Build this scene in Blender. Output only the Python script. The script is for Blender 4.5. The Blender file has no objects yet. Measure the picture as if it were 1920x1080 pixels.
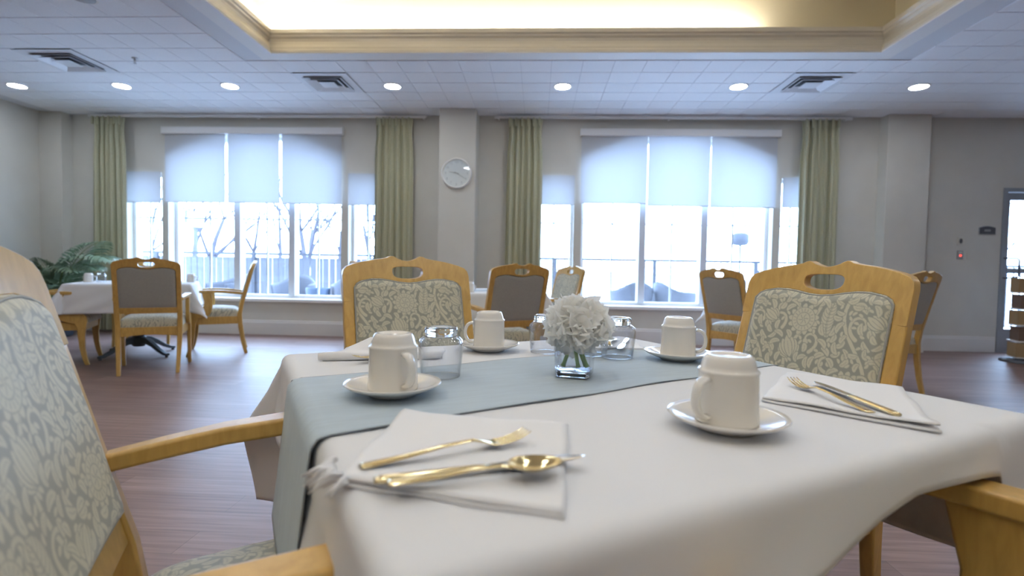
import bpy, bmesh, math, random
import numpy as np
from mathutils import Vector, Matrix

# ------------------------------------------------------------------ camera
SC = bpy.context.scene
COL = SC.collection
CAM_Z, F_PX = 0.97, 980.0
YAW, PITCH, ROLL = 0.0479, -0.0373, 0.0179
_cy, _sy, _cp, _sp = math.cos(YAW), math.sin(YAW), math.cos(PITCH), math.sin(PITCH)
_f = Vector((-_sy * _cp, _cy * _cp, _sp))
_r = Vector((_cy, _sy, 0))
_u = _r.cross(_f)
RT = _r * math.cos(ROLL) + _u * math.sin(ROLL)
UP = -_r * math.sin(ROLL) + _u * math.cos(ROLL)
cd = bpy.data.cameras.new('camera')
cam = bpy.data.objects.new('camera', cd)
COL.objects.link(cam)
cam.matrix_world = Matrix(((RT.x, UP.x, -_f.x, 0), (RT.y, UP.y, -_f.y, 0), (RT.z, UP.z, -_f.z, CAM_Z), (0, 0, 0, 1)))
cd.sensor_width = 36
cd.lens = F_PX / 1920 * 36
cd.clip_start = 0.02
cd.clip_end = 300
cd.dof.use_dof = True
cd.dof.focus_distance = 1.35
cd.dof.aperture_fstop = 3.2
SC.camera = cam

# ------------------------------------------------------------------ world and view
W = bpy.data.worlds.new('sky')
SC.world = W
W.use_nodes = True
bg = W.node_tree.nodes['Background']
bg.inputs[0].default_value = (0.50, 0.69, 1.0, 1)
bg.inputs[1].default_value = 18.5
SC.view_settings.view_transform = 'Standard'
SC.view_settings.look = 'None'
SC.view_settings.exposure = 0.18
SC.view_settings.gamma = 1
SC.view_settings.use_curve_mapping = False
try:
    SC.cycles.use_denoising = True
    SC.cycles.max_bounces = 10
    SC.cycles.diffuse_bounces = 6
    SC.cycles.transparent_max_bounces = 16
    SC.cycles.sample_clamp_indirect = 8
    SC.cycles.caustics_reflective = False
    SC.cycles.caustics_refractive = False
except Exception:
    pass
COVE = 75.0
DOWN = 88.0

# portals: they give off no light, they only guide the sky's light through the windows
def portal(x0, x1, z0, z1, y, inward=True):
    l = bpy.data.lights.new('window_portal', 'AREA')
    l.shape = 'RECTANGLE'
    l.size, l.size_y = x1 - x0, z1 - z0
    l.cycles.is_portal = True
    o = bpy.data.objects.new('window_portal', l)
    COL.objects.link(o)
    o.location = ((x0 + x1) / 2, y, (z0 + z1) / 2)
    o.rotation_euler = (math.radians(-90 if inward else 90), 0, 0)
portal(-5.75, -2.12, 0.5, 2.78, 7.36)
portal(-0.05, 3.65, 0.5, 2.78, 7.36)

# ------------------------------------------------------------------ helpers
def ray(px, py):
    return _f + RT * ((px - 960) / F_PX) + UP * ((540 - py) / F_PX)
def on_z(px, py, z):
    d = ray(px, py)
    return Vector((0, 0, CAM_Z)) + d * ((z - CAM_Z) / d.z)
def on_y(px, py, y):
    d = ray(px, py)
    return Vector((0, 0, CAM_Z)) + d * (y / d.y)

class MB:
    def __init__(s):
        s.v, s.f = [], []
    def add(s, vs, fs):
        b = len(s.v)
        s.v += [tuple(p) for p in vs]
        s.f += [tuple(i + b for i in f) for f in fs]
        return s
    def box(s, x0, x1, y0, y1, z0, z1):
        return s.add([(x0, y0, z0), (x1, y0, z0), (x1, y1, z0), (x0, y1, z0), (x0, y0, z1), (x1, y0, z1), (x1, y1, z1), (x0, y1, z1)],
                     [(0, 3, 2, 1), (4, 5, 6, 7), (0, 1, 5, 4), (1, 2, 6, 5), (2, 3, 7, 6), (3, 0, 4, 7)])
    def sweep(s, pts, secs, closed=False, cap=True):
        # pts: centres; secs: list of rings (each a list of Vector) already placed
        n = len(secs[0])
        vs = [p for ring in secs for p in ring]
        m = len(secs)
        fs = []
        for i in range(m if closed else m - 1):
            j = (i + 1) % m
            for k in range(n):
                l = (k + 1) % n
                fs.append((i * n + k, i * n + l, j * n + l, j * n + k))
        if cap and not closed:
            fs.append(tuple(range(n - 1, -1, -1)))
            fs.append(tuple((m - 1) * n + k for k in range(n)))
        return s.add(vs, fs)
    def tube(s, pts, rad, n=8, closed=False):
        pts = [Vector(p) for p in pts]
        if not hasattr(rad, '__len__'):
            rad = [rad] * len(pts)
        secs = []
        ref = Vector((0, 0, 1))
        m = len(pts)
        for i, p in enumerate(pts):
            if closed:
                t = (pts[(i + 1) % m] - pts[i - 1]).normalized()
            else:
                t = (pts[min(i + 1, m - 1)] - pts[max(i - 1, 0)]).normalized()
            a = t.cross(ref)
            if a.length < 1e-3:
                a = t.cross(Vector((0, 1, 0)))
            a.normalize()
            b = a.cross(t).normalized()
            ref = b
            secs.append([p + (a * math.cos(2 * math.pi * k / n) + b * math.sin(2 * math.pi * k / n)) * rad[i] for k in range(n)])
        return s.sweep(pts, secs, closed)
    def lathe(s, prof, n=32, cx=0, cy=0, close=True):
        # prof: (r, z) list; r=0 ends become fans
        vs, fs, rows = [], [], []
        for r, z in prof:
            if r < 1e-6:
                rows.append([len(vs)])
                vs.append((cx, cy, z))
            else:
                rows.append(list(range(len(vs), len(vs) + n)))
                vs += [(cx + r * math.cos(2 * math.pi * k / n), cy + r * math.sin(2 * math.pi * k / n), z) for k in range(n)]
        for a, b in zip(rows, rows[1:]):
            for k in range(n):
                l = (k + 1) % n
                if len(a) == 1 and len(b) == 1:
                    continue
                if len(a) == 1:
                    fs.append((a[0], b[l], b[k]))
                elif len(b) == 1:
                    fs.append((a[k], a[l], b[0]))
                else:
                    fs.append((a[k], a[l], b[l], b[k]))
        return s.add(vs, fs)
    def grid(s, fn, nu, nv, closed_u=False):
        vs = [fn(i / (nu if closed_u else nu - 1), j / (nv - 1)) for j in range(nv) for i in range(nu)]
        fs = []
        for j in range(nv - 1):
            for i in range(nu if closed_u else nu - 1):
                k = (i + 1) % nu
                fs.append((j * nu + i, j * nu + k, (j + 1) * nu + k, (j + 1) * nu + i))
        return s.add(vs, fs)
    def slab(s, outer, holes, lo, hi, put):
        # polygon with holes in a plane, thickened; put(a, b, t) -> xyz
        bm = bmesh.new()
        es = []
        loops = []
        for poly in [outer] + list(holes):
            vv = [bm.verts.new((a, b, 0)) for a, b in poly]
            loops.append(vv)
            es += [bm.edges.new((vv[i], vv[(i + 1) % len(vv)])) for i in range(len(vv))]
        bmesh.ops.triangle_fill(bm, use_beauty=True, use_dissolve=False, edges=es)
        bm.verts.index_update()
        co = [(v.co.x, v.co.y) for v in bm.verts]
        tris = [tuple(v.index for v in f.verts) for f in bm.faces]
        li = [[v.index for v in lp] for lp in loops]
        bm.free()
        n = len(co)
        vs = [put(a, b, lo) for a, b in co] + [put(a, b, hi) for a, b in co]
        fs = list(tris) + [tuple(i + n for i in reversed(t)) for t in tris]
        for lp in li:
            for i in range(len(lp)):
                a, b = lp[i], lp[(i + 1) % len(lp)]
                fs.append((a, b, b + n, a + n))
        return s.add(vs, fs)
    def mesh(s, name, smooth=False):
        me = bpy.data.meshes.new(name)
        me.from_pydata(s.v, [], s.f)
        bm = bmesh.new()
        bm.from_mesh(me)
        bmesh.ops.recalc_face_normals(bm, faces=bm.faces)
        bm.to_mesh(me)
        bm.free()
        if smooth:
            me.polygons.foreach_set('use_smooth', [True] * len(me.polygons))
        return me

def link(name, me, mat, parent=None, loc=(0, 0, 0), rz=0.0):
    o = bpy.data.objects.new(name, me)
    COL.objects.link(o)
    if me is not None and mat is not None and len(me.materials) == 0:
        me.materials.append(mat)
    o.location = loc
    o.rotation_euler = (0, 0, rz)
    if parent is not None:
        o.parent = parent
    return o
def part(name, mb, mat, parent=None, smooth=False, bevel=0, seg=2, loc=(0, 0, 0), rz=0.0, label=None):
    o = link(name, mb.mesh(name, smooth), mat, parent, loc, rz)
    if bevel:
        m = o.modifiers.new('bevel', 'BEVEL')
        m.width = bevel
        m.segments = seg
        m.limit_method = 'ANGLE'
        m.angle_limit = math.radians(40)
        o.data.polygons.foreach_set('use_smooth', [True] * len(o.data.polygons))
        m.harden_normals = True
    if label:
        o['label'] = label
    return o
def thing(name, label, cat, loc=(0, 0, 0), rz=0.0, group=None):
    o = bpy.data.objects.new(name, None)
    COL.objects.link(o)
    o.empty_display_size = 0.1
    o.location = loc
    o.rotation_euler = (0, 0, rz)
    tag(o, label, cat, group)
    return o
def tag(o, label, cat, group=None):
    o['label'] = label
    o['category'] = cat
    if group:
        o['group'] = group
    return o
def struct(o):
    o['kind'] = 'structure'
    return o
def empty_struct(name, loc=(0, 0, 0)):
    o = bpy.data.objects.new(name, None)
    COL.objects.link(o)
    o.location = loc
    o['kind'] = 'structure'
    return o
def dup(root, loc, rz, label, group=None):
    r = root.copy()
    COL.objects.link(r)
    r.location = loc
    r.rotation_euler = (0, 0, rz)
    r['label'] = label
    if group:
        r['group'] = group
    for ch in list(root.children):
        c = ch.copy()
        COL.objects.link(c)
        c.parent = r
        for g in list(ch.children):
            d = g.copy()
            COL.objects.link(d)
            d.parent = c
    return r

# ------------------------------------------------------------------ materials
def new_mat(name):
    m = bpy.data.materials.new(name)
    m.use_nodes = True
    nt = m.node_tree
    return m, nt, nt.nodes['Principled BSDF']
def mat(name, col, rough=0.6, metal=0.0, var=0.0, scale=20.0, stretch=(1, 1, 1), bump=0.0, bscale=200.0, spec=0.5, sheen=0.0, coat=0.0):
    m, nt, b = new_mat(name)
    b.inputs['Base Color'].default_value = (*col, 1)
    b.inputs['Roughness'].default_value = rough
    b.inputs['Metallic'].default_value = metal
    b.inputs['Specular IOR Level'].default_value = spec
    b.inputs['Sheen Weight'].default_value = sheen
    b.inputs['Coat Weight'].default_value = coat
    b.inputs['Coat Roughness'].default_value = 0.15
    tc = nt.nodes.new('ShaderNodeTexCoord')
    if var:
        mp = nt.nodes.new('ShaderNodeMapping')
        mp.inputs['Scale'].default_value = stretch
        nz = nt.nodes.new('ShaderNodeTexNoise')
        nz.inputs['Scale'].default_value = scale
        nz.inputs['Detail'].default_value = 5
        rp = nt.nodes.new('ShaderNodeValToRGB')
        rp.color_ramp.elements[0].position = 0.3
        rp.color_ramp.elements[1].position = 0.7
        rp.color_ramp.elements[0].color = (*[c * (1 - var) for c in col], 1)
        rp.color_ramp.elements[1].color = (*[min(1, c * (1 + var)) for c in col], 1)
        nt.links.new(tc.outputs['Object'], mp.inputs[0])
        nt.links.new(mp.outputs[0], nz.inputs['Vector'])
        nt.links.new(nz.outputs['Fac'], rp.inputs[0])
        nt.links.new(rp.outputs[0], b.inputs['Base Color'])
    if bump:
        nz = nt.nodes.new('ShaderNodeTexNoise')
        nz.inputs['Scale'].default_value = bscale
        bp = nt.nodes.new('ShaderNodeBump')
        bp.inputs['Strength'].default_value = bump
        bp.inputs['Distance'].default_value = 0.002
        nt.links.new(tc.outputs['Object'], nz.inputs['Vector'])
        nt.links.new(nz.outputs['Fac'], bp.inputs['Height'])
        nt.links.new(bp.outputs[0], b.inputs['Normal'])
    return m
def emit(name, col, s):
    m, nt, b = new_mat(name)
    b.inputs['Base Color'].default_value = (*col, 1)
    b.inputs['Emission Color'].default_value = (*col, 1)
    b.inputs['Emission Strength'].default_value = s
    return m
def facing(nt, base_, gain, power):
    lw = nt.nodes.new('ShaderNodeLayerWeight')
    lw.inputs['Blend'].default_value = 0.5
    p = nt.nodes.new('ShaderNodeMath')
    p.operation = 'POWER'
    p.inputs[1].default_value = power
    a = nt.nodes.new('ShaderNodeMath')
    a.operation = 'MULTIPLY_ADD'
    a.inputs[1].default_value = gain
    a.inputs[2].default_value = base_
    nt.links.new(lw.outputs['Facing'], p.inputs[0])
    nt.links.new(p.outputs[0], a.inputs[0])
    return a.outputs[0]
def pane_mat(name, tint=(0.95, 0.98, 1.0)):
    m = bpy.data.materials.new(name)
    m.use_nodes = True
    nt = m.node_tree
    nt.nodes.remove(nt.nodes['Principled BSDF'])
    out = nt.nodes['Material Output']
    tr = nt.nodes.new('ShaderNodeBsdfTransparent')
    tr.inputs[0].default_value = (*tint, 1)
    gl = nt.nodes.new('ShaderNodeBsdfGlossy')
    gl.inputs['Roughness'].default_value = 0.02
    fr = facing(nt, .03, .5, 4)
    mx = nt.nodes.new('ShaderNodeMixShader')
    nt.links.new(fr, mx.inputs[0])
    nt.links.new(tr.outputs[0], mx.inputs[1])
    nt.links.new(gl.outputs[0], mx.inputs[2])
    nt.links.new(mx.outputs[0], out.inputs[0])
    return m
def shade_mat(name, col, trans, tcol=None):
    m = bpy.data.materials.new(name)
    m.use_nodes = True
    nt = m.node_tree
    nt.nodes.remove(nt.nodes['Principled BSDF'])
    out = nt.nodes['Material Output']
    df = nt.nodes.new('ShaderNodeBsdfDiffuse')
    df.inputs[0].default_value = (*col, 1)
    tl = nt.nodes.new('ShaderNodeBsdfTranslucent')
    tl.inputs[0].default_value = (*(tcol or col), 1)
    mx = nt.nodes.new('ShaderNodeMixShader')
    mx.inputs[0].default_value = trans
    nt.links.new(df.outputs[0], mx.inputs[1])
    nt.links.new(tl.outputs[0], mx.inputs[2])
    nt.links.new(mx.outputs[0], out.inputs[0])
    return m
def glass_mat(name, tint=(0.975, 0.985, 1.0)):
    # thin clear glass: straight through, mirror-like towards its rims
    m = bpy.data.materials.new(name)
    m.use_nodes = True
    nt = m.node_tree
    nt.nodes.remove(nt.nodes['Principled BSDF'])
    out = nt.nodes['Material Output']
    tr = nt.nodes.new('ShaderNodeBsdfTransparent')
    tr.inputs[0].default_value = (*tint, 1)
    gl = nt.nodes.new('ShaderNodeBsdfGlossy')
    gl.inputs['Roughness'].default_value = 0.0
    fr = facing(nt, .05, .85, 2.4)
    mx = nt.nodes.new('ShaderNodeMixShader')
    nt.links.new(fr, mx.inputs[0])
    nt.links.new(tr.outputs[0], mx.inputs[1])
    nt.links.new(gl.outputs[0], mx.inputs[2])
    nt.links.new(mx.outputs[0], out.inputs[0])
    return m

M = {}
M['wall'] = mat('wall_paint', (0.62, 0.60, 0.545), 0.75, var=0.03, scale=3, bump=0.05, bscale=300)
M['white'] = mat('white_trim', (0.78, 0.77, 0.75), 0.4)
M['base'] = mat('baseboard_paint', (0.70, 0.68, 0.66), 0.35)
M['crown'] = mat('crown_paint', (0.60, 0.565, 0.505), 0.5)
M['lip'] = mat('coffer_lip_paint', (0.76, 0.75, 0.74), 0.55)
M['tile'] = mat('ceiling_tile', (0.83, 0.84, 0.87), 0.9, var=0.02, scale=60, bump=0.15, bscale=400)
M['grid'] = mat('ceiling_grid', (0.66, 0.67, 0.70), 0.7)
M['pan'] = mat('coffer_paint', (0.66, 0.60, 0.46), 0.8)
M['vent'] = mat('vent_metal', (0.74, 0.76, 0.80), 0.4)
M['dark'] = mat('vent_dark', (0.09, 0.10, 0.11), 0.8)
M['frame'] = mat('window_frame_paint', (0.62, 0.63, 0.66), 0.35)
M['muntin'] = mat('window_bar_white', (0.85, 0.85, 0.86), 0.4)
M['pane'] = pane_mat('window_glass')
M['shade'] = shade_mat('roller_shade_fabric', (0.52, 0.53, 0.55), 0.15, (0.74, 0.78, 0.84))
M['curtain'] = mat('curtain_fabric', (0.445, 0.435, 0.30), 0.85, var=0.06, scale=60, sheen=0.2)
M['steel'] = mat('brushed_steel', (0.45, 0.46, 0.48), 0.35, 1.0)
M['alum'] = mat('door_aluminium', (0.36, 0.38, 0.42), 0.4, 0.6)
M['darkgrey'] = mat('dark_grey_plastic', (0.10, 0.105, 0.12), 0.5)
M['grey'] = mat('grey_plastic', (0.35, 0.35, 0.36), 0.5)
M['ivory'] = mat('ivory_plastic', (0.62, 0.60, 0.54), 0.45)
M['red'] = emit('red_indicator', (1.0, 0.08, 0.05), 2.0)
M['porcelain'] = mat('porcelain', (0.80, 0.77, 0.72), 0.12, coat=0.3)
M['linen'] = mat('white_linen', (0.74, 0.74, 0.755), 0.85, var=0.015, scale=900, bump=0.12, bscale=1400, sheen=0.15)
M['napkin'] = mat('napkin_cotton', (0.82, 0.81, 0.81), 0.85, bump=0.10, bscale=1200, sheen=0.1)
M['runner'] = mat('blue_grey_runner', (0.42, 0.50, 0.565), 0.8, var=0.06, scale=14, stretch=(1, 9, 1), bump=0.2, bscale=700, sheen=0.2)
M['runner_edge'] = mat('runner_hem_thread', (0.16, 0.18, 0.21), 0.9)
M['gold'] = mat('champagne_gold', (0.86, 0.72, 0.42), 0.14, 1.0)
M['blade'] = mat('blade_steel', (0.74, 0.70, 0.62), 0.18, 1.0)
M['glass'] = glass_mat('clear_glass')
m_, nt_, b_ = new_mat('thick_glass')
b_.inputs['Base Color'].default_value = (.97, .985, 1, 1)
b_.inputs['Transmission Weight'].default_value = 1.0
b_.inputs['Roughness'].default_value = 0.02
b_.inputs['IOR'].default_value = 1.46
M['solidglass'] = m_
M['backcloth'] = mat('grey_back_cloth', (0.35, 0.352, 0.33), 0.85, var=0.05, scale=90, sheen=0.15)
M['castiron'] = mat('dark_table_base', (0.05, 0.065, 0.075), 0.45)
M['board'] = mat('table_board', (0.28, 0.22, 0.16), 0.6)
M['brass'] = mat('glide_metal', (0.4, 0.36, 0.3), 0.4, 0.8)
M['petal'] = shade_mat('white_petal', (0.95, 0.94, 0.91), 0.45)
M['stem'] = mat('flower_stem', (0.30, 0.46, 0.16), 0.5)
M['stamen'] = mat('dark_stamen', (0.06, 0.05, 0.03), 0.7)
M['leafg'] = mat('palm_leaf', (0.20, 0.28, 0.18), 0.35, var=0.25, scale=6)
M['stalk'] = mat('palm_stalk', (0.20, 0.26, 0.09), 0.6)
M['pot'] = mat('dark_planter', (0.06, 0.075, 0.10), 0.5)
M['soil'] = mat('soil', (0.06, 0.045, 0.03), 0.95)
M['wicker'] = mat('wicker', (0.08, 0.08, 0.095), 0.8, var=0.2, scale=70)
M['cushion'] = mat('patio_cushion', (0.75, 0.75, 0.76), 0.8)
M['patio'] = mat('patio_concrete', (0.74, 0.75, 0.77), 0.85, var=0.08, scale=4)
M['rail'] = mat('railing_metal', (0.035, 0.036, 0.045), 0.7)
M['fence'] = mat('fence_board', (0.10, 0.098, 0.11), 0.9, var=0.2, scale=5, stretch=(6, 6, 0.6))
M['bark'] = mat('winter_bark', (0.06, 0.056, 0.068), 0.95, var=0.2, scale=8)
M['bank'] = mat('dry_bank', (0.42, 0.41, 0.42), 0.95, var=0.3, scale=0.8)
M['cover1'] = mat('tan_book_cover', (0.36, 0.24, 0.12), 0.6)
M['cover2'] = mat('brown_book_cover', (0.16, 0.10, 0.07), 0.6)
M['pages'] = mat('book_pages', (0.75, 0.75, 0.76), 0.8)
M['planter_blue'] = mat('blue_planter', (0.03, 0.05, 0.09), 0.6)
M['sunlamp'] = mat('lantern_white', (0.7, 0.7, 0.7), 0.5)
M['led'] = emit('cove_led', (1.0, 0.95, 0.84), COVE)
M['lens'] = emit('downlight_lens', (0.87, 0.93, 1.0), DOWN)

def wood_mat():
    m, nt, b = new_mat('honey_maple')
    tc = nt.nodes.new('ShaderNodeTexCoord')
    mp = nt.nodes.new('ShaderNodeMapping')
    mp.inputs['Scale'].default_value = (14, 14, 3)
    nz = nt.nodes.new('ShaderNodeTexNoise')
    nz.inputs['Scale'].default_value = 4
    nz.inputs['Detail'].default_value = 6
    nz.inputs['Distortion'].default_value = 0.6
    rp = nt.nodes.new('ShaderNodeValToRGB')
    e = rp.color_ramp.elements
    e[0].position, e[1].position = 0.25, 0.75
    e[0].color = (0.48, 0.29, 0.075, 1)
    e[1].color = (0.63, 0.40, 0.12, 1)
    nt.links.new(tc.outputs['Object'], mp.inputs[0])
    nt.links.new(mp.outputs[0], nz.inputs['Vector'])
    nt.links.new(nz.outputs['Fac'], rp.inputs[0])
    nt.links.new(rp.outputs[0], b.inputs['Base Color'])
    b.inputs['Roughness'].default_value = 0.32
    b.inputs['Coat Weight'].default_value = 0.25
    b.inputs['Coat Roughness'].default_value = 0.2
    return m
M['wood'] = wood_mat()

def damask_mat():
    m, nt, b = new_mat('damask_upholstery')
    at = nt.nodes.new('ShaderNodeAttribute')
    at.attribute_name = 'pattern'
    mx = nt.nodes.new('ShaderNodeMix')
    mx.data_type = 'RGBA'
    mx.inputs['A'].default_value = (0.30, 0.30, 0.25, 1)
    mx.inputs['B'].default_value = (0.57, 0.545, 0.42, 1)
    nt.links.new(at.outputs['Fac'], mx.inputs['Factor'])
    nt.links.new(mx.outputs['Result'], b.inputs['Base Color'])
    b.inputs['Roughness'].default_value = 0.55
    b.inputs['Sheen Weight'].default_value = 0.4
    return m
M['damask'] = damask_mat()

def floor_mat():
    m, nt, b = new_mat('plank_vinyl')
    tc = nt.nodes.new('ShaderNodeTexCoord')
    br = nt.nodes.new('ShaderNodeTexBrick')
    br.inputs['Scale'].default_value = 1
    br.inputs['Brick Width'].default_value = 1.2
    br.inputs['Row Height'].default_value = 0.15
    br.inputs['Mortar Size'].default_value = 0.0012
    br.inputs['Color1'].default_value = (0.20, 0.118, 0.096, 1)
    br.inputs['Color2'].default_value = (0.27, 0.172, 0.146, 1)
    br.inputs['Mortar'].default_value = (0.13, 0.075, 0.06, 1)
    mp = nt.nodes.new('ShaderNodeMapping')
    mp.inputs['Scale'].default_value = (1.2, 22, 1)
    nz = nt.nodes.new('ShaderNodeTexNoise')
    nz.inputs['Scale'].default_value = 2.2
    nz.inputs['Detail'].default_value = 7
    mx = nt.nodes.new('ShaderNodeMix')
    mx.data_type = 'RGBA'
    mx.blend_type = 'MULTIPLY'
    mx.inputs['Factor'].default_value = 0.75
    rp = nt.nodes.new('ShaderNodeValToRGB')
    rp.color_ramp.elements[0].position = 0.3
    rp.color_ramp.elements[1].position = 0.7
    rp.color_ramp.elements[0].color = (0.55, 0.5, 0.5, 1)
    rp.color_ramp.elements[1].color = (1.25, 1.25, 1.25, 1)
    nt.links.new(tc.outputs['Object'], br.inputs['Vector'])
    nt.links.new(tc.outputs['Object'], mp.inputs[0])
    nt.links.new(mp.outputs[0], nz.inputs['Vector'])
    nt.links.new(nz.outputs['Fac'], rp.inputs[0])
    nt.links.new(br.outputs['Color'], mx.inputs['A'])
    nt.links.new(rp.outputs[0], mx.inputs['B'])
    nt.links.new(mx.outputs['Result'], b.inputs['Base Color'])
    bp = nt.nodes.new('ShaderNodeBump')
    bp.inputs['Strength'].default_value = 0.12
    bp.inputs['Distance'].default_value = 0.003
    nt.links.new(nz.outputs['Fac'], bp.inputs['Height'])
    nt.links.new(bp.outputs[0], b.inputs['Normal'])
    b.inputs['Roughness'].default_value = 0.45
    b.inputs['Specular IOR Level'].default_value = 0.4
    b.inputs['Coat Weight'].default_value = 0.2
    b.inputs['Coat Roughness'].default_value = 0.36
    return m
M['floor'] = floor_mat()

# ------------------------------------------------------------------ room shell
D, HC = 7.02, 2.99
XL, XR, YB = -6.80, 8.2, -4.2
struct(part('floor', MB().box(XL - .2, XR + .2, YB - .2, D + .3, -0.1, 0), M['floor']))

# ceiling with its coffer opening
CX0, CX1, CY0, CY1 = -2.72, 3.20, -1.6, 5.07
mb = MB()
for b in ((XL - .2, XR + .2, CY1, D + .3), (XL - .2, XR + .2, YB - .2, CY0), (XL - .2, CX0, CY0, CY1), (CX1, XR + .2, CY0, CY1)):
    mb.box(b[0], b[1], b[2], b[3], HC + .004, HC + .12)
ceiling = struct(part('ceiling', mb, M['grid']))
# upper pan of the coffer
g, zt = 0.13, 3.60
mb = MB()
mb.box(CX0 - g - .1, CX1 + g + .1, CY0 - g - .1, CY1 + g + .1, zt, zt + .08)
mb.box(CX0 - g - .1, CX0 - g, CY0 - g, CY1 + g, HC + .12, zt)
mb.box(CX1 + g, CX1 + g + .1, CY0 - g, CY1 + g, HC + .12, zt)
mb.box(CX0 - g, CX1 + g, CY1 + g, CY1 + g + .1, HC + .12, zt)
mb.box(CX0 - g, CX1 + g, CY0 - g - .1, CY0 - g, HC + .12, zt)
part('coffer_pan', mb, M['pan'], ceiling)

def frame_sweep(prof):
    # profile (inward offset, z) swept round the coffer opening with mitred corners
    secs = []
    for sx, sy in ((0, 1), (1, 1), (1, 0), (0, 0)):
        ring = []
        for d, z in prof:
            ring.append(Vector(((CX1 - d) if sx else (CX0 + d), (CY1 - d) if sy else (CY0 + d), z)))
        secs.append(ring)
    return MB().sweep(None, secs, closed=True)
tr = struct(part('trim_1', frame_sweep([(0, 2.992), (0, 2.965), (.158, 2.965), (.162, 2.985), (.0, 2.998)]), M['lip']))
part('crown_moulding', frame_sweep([(.162, 2.975), (.160, 3.0), (.148, 3.008), (.146, 3.03), (.128, 3.06), (.118, 3.09), (.122, 3.115), (.14, 3.13), (.142, 3.145), (.158, 3.155), (.160, 3.19),
                                    (-.128, 3.19), (-.128, 3.115), (.0, 3.0)]), M['crown'], tr)
# hidden light strips on the coffer ledge
def strip(name, x0, x1, y0, y1, lab):
    t = thing(name, lab, 'light strip', ((x0 + x1) / 2, (y0 + y1) / 2, 3.192), 0, 'cove light strips')
    hx, hy = (x1 - x0) / 2, (y1 - y0) / 2
    part('channel', MB().box(-hx, hx, -hy, hy, 0, .012), M['white'], t)
    part('diffuser', MB().box(-hx + .004, hx - .004, -hy + .004, hy - .004, .0125, .022), M['led'], t)
strip('cove_light_strip', CX0 - .08, 2.05, CY1 - .03, CY1 + .01, 'glowing cove light strip behind the moulding on the window side')
strip('cove_light_strip', CX0 - .03, CX0 + .01, CY0, CY1 - .1, 'glowing cove light strip behind the moulding on the palm side')
strip('cove_light_strip', CX0 + .1, CX1 - .1, CY0 - .01, CY0 + .03, 'glowing cove light strip behind the moulding opposite the windows')

# ceiling tiles
T = 0.305
tile_me = MB().box(-T / 2 + .003, T / 2 - .003, -T / 2 + .007, T / 2 - .007, 0, .014).mesh('tile')
tile_me.materials.append(M['tile'])
X00, Y00 = -0.205, 5.45
VENTS = [(X00 + T * -15 , Y00 + T * -1), (X00 + T * -7, Y00 + T), (X00 + T * 10, Y00 + T)]
LIGHTS = [(-6.07, 5.86), (-4.81, 5.86), (-3.53, 5.86), (-1.66, 5.86), (.24, 5.86), (2.14, 5.86), (4.03, 5.86)]
cand = []
for i in range(-24, 30):
    for j in range(-32, 7):
        x, y = X00 + T * (i + .5), Y00 + T * (j + .5)
        if x - T / 2 < XL or x + T / 2 > XR or y + T / 2 > D + .03 or y - T / 2 < YB:
            continue
        if CX0 - T / 2 - .0 < x < CX1 + T / 2 and CY0 - T / 2 < y < CY1 + T / 2:
            continue
        if any(abs(x - vx) < T and abs(y - vy) < T for vx, vy in VENTS):
            continue
        d = Vector((x, y, HC - CAM_Z))
        zf = d.dot(_f)
        vis = zf > .3 and abs(d.dot(RT) / zf) < 1.02 and d.dot(UP) / zf < .575
        cand.append((not vis, d.length, x, y))
cand.sort()
rest = MB()
for k, (nv, dl, x, y) in enumerate(cand):
    if k < 300 and not nv:
        link('tile', tile_me, M['tile'], ceiling, (x, y, HC - .004))
    else:
        rest.box(x - T / 2 + .003, x + T / 2 - .003, y - T / 2 + .007, y + T / 2 - .007, HC - .004, HC + .008)
o = part('tile', rest, M['tile'], ceiling)
o['kind'] = 'stuff'

# walls
def arch(x0, x1, z0, zs, zc, n=20):
    w = (x1 - x0) / 2
    h = zc - zs
    R = (w * w + h * h) / (2 * h)
    a = math.asin(w / R)
    pts = [(x0, z0), (x1, z0)]
    for k in range(n + 1):
        t = a - 2 * a * k / n
        pts.append(((x0 + x1) / 2 + R * math.sin(t), zc - R + R * math.cos(t)))
    return pts
def rect(x0, x1, z0, z1):
    return [(x0, z0), (x1, z0), (x1, z1), (x0, z1)]
SILL = 0.50
WIN = [dict(c=(-5.11, -2.68), sides=((-5.72, -5.20), (-2.58, -2.14))),
       dict(c=(0.57, 3.06), sides=((0.0, .47), (3.16, 3.62)))]
DOORX = (5.93, 6.95)
holes = []
for w in WIN:
    holes.append(arch(w['c'][0], w['c'][1], SILL, 2.44, 2.75))
    for s in w['sides']:
        holes.append(rect(s[0], s[1], SILL, 2.21))
outer = [(XL - .2, 0), (DOORX[0], 0), (DOORX[0], 2.11), (DOORX[1], 2.11), (DOORX[1], 0), (XR + .2, 0), (XR + .2, HC + .01), (XL - .2, HC + .01)]
struct(part('wall_back', MB().slab(outer, holes, D, D + .30, lambda a, b, t: (a, t, b)), M['wall']))
struct(part('wall_left', MB().box(XL - .2, XL, YB, D + .3, 0, HC + .01), M['wall']))
struct(part('wall_right', MB().box(XR, XR + .2, YB, D + .3, 0, HC + .01), M['wall']))
struct(part('wall_front', MB().box(XL - .2, XR + .2, YB - .2, YB, 0, HC + .01), M['wall']))
# pilasters that stand proud of the window wall
struct(part('wall_clock_pillar', MB().box(-1.28, -.81, 6.66, D + .02, 0, HC - .004), M['wall'], bevel=.006))
struct(part('wall_door_pillar', MB().box(4.36, 4.88, 6.84, D + .02, 0, HC - .004), M['wall'], bevel=.006))
struct(part('wall_corner_pillar', MB().box(XL - .02, -6.48, 6.85, D + .02, 0, HC - .004), M['wall'], bevel=.006))

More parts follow.
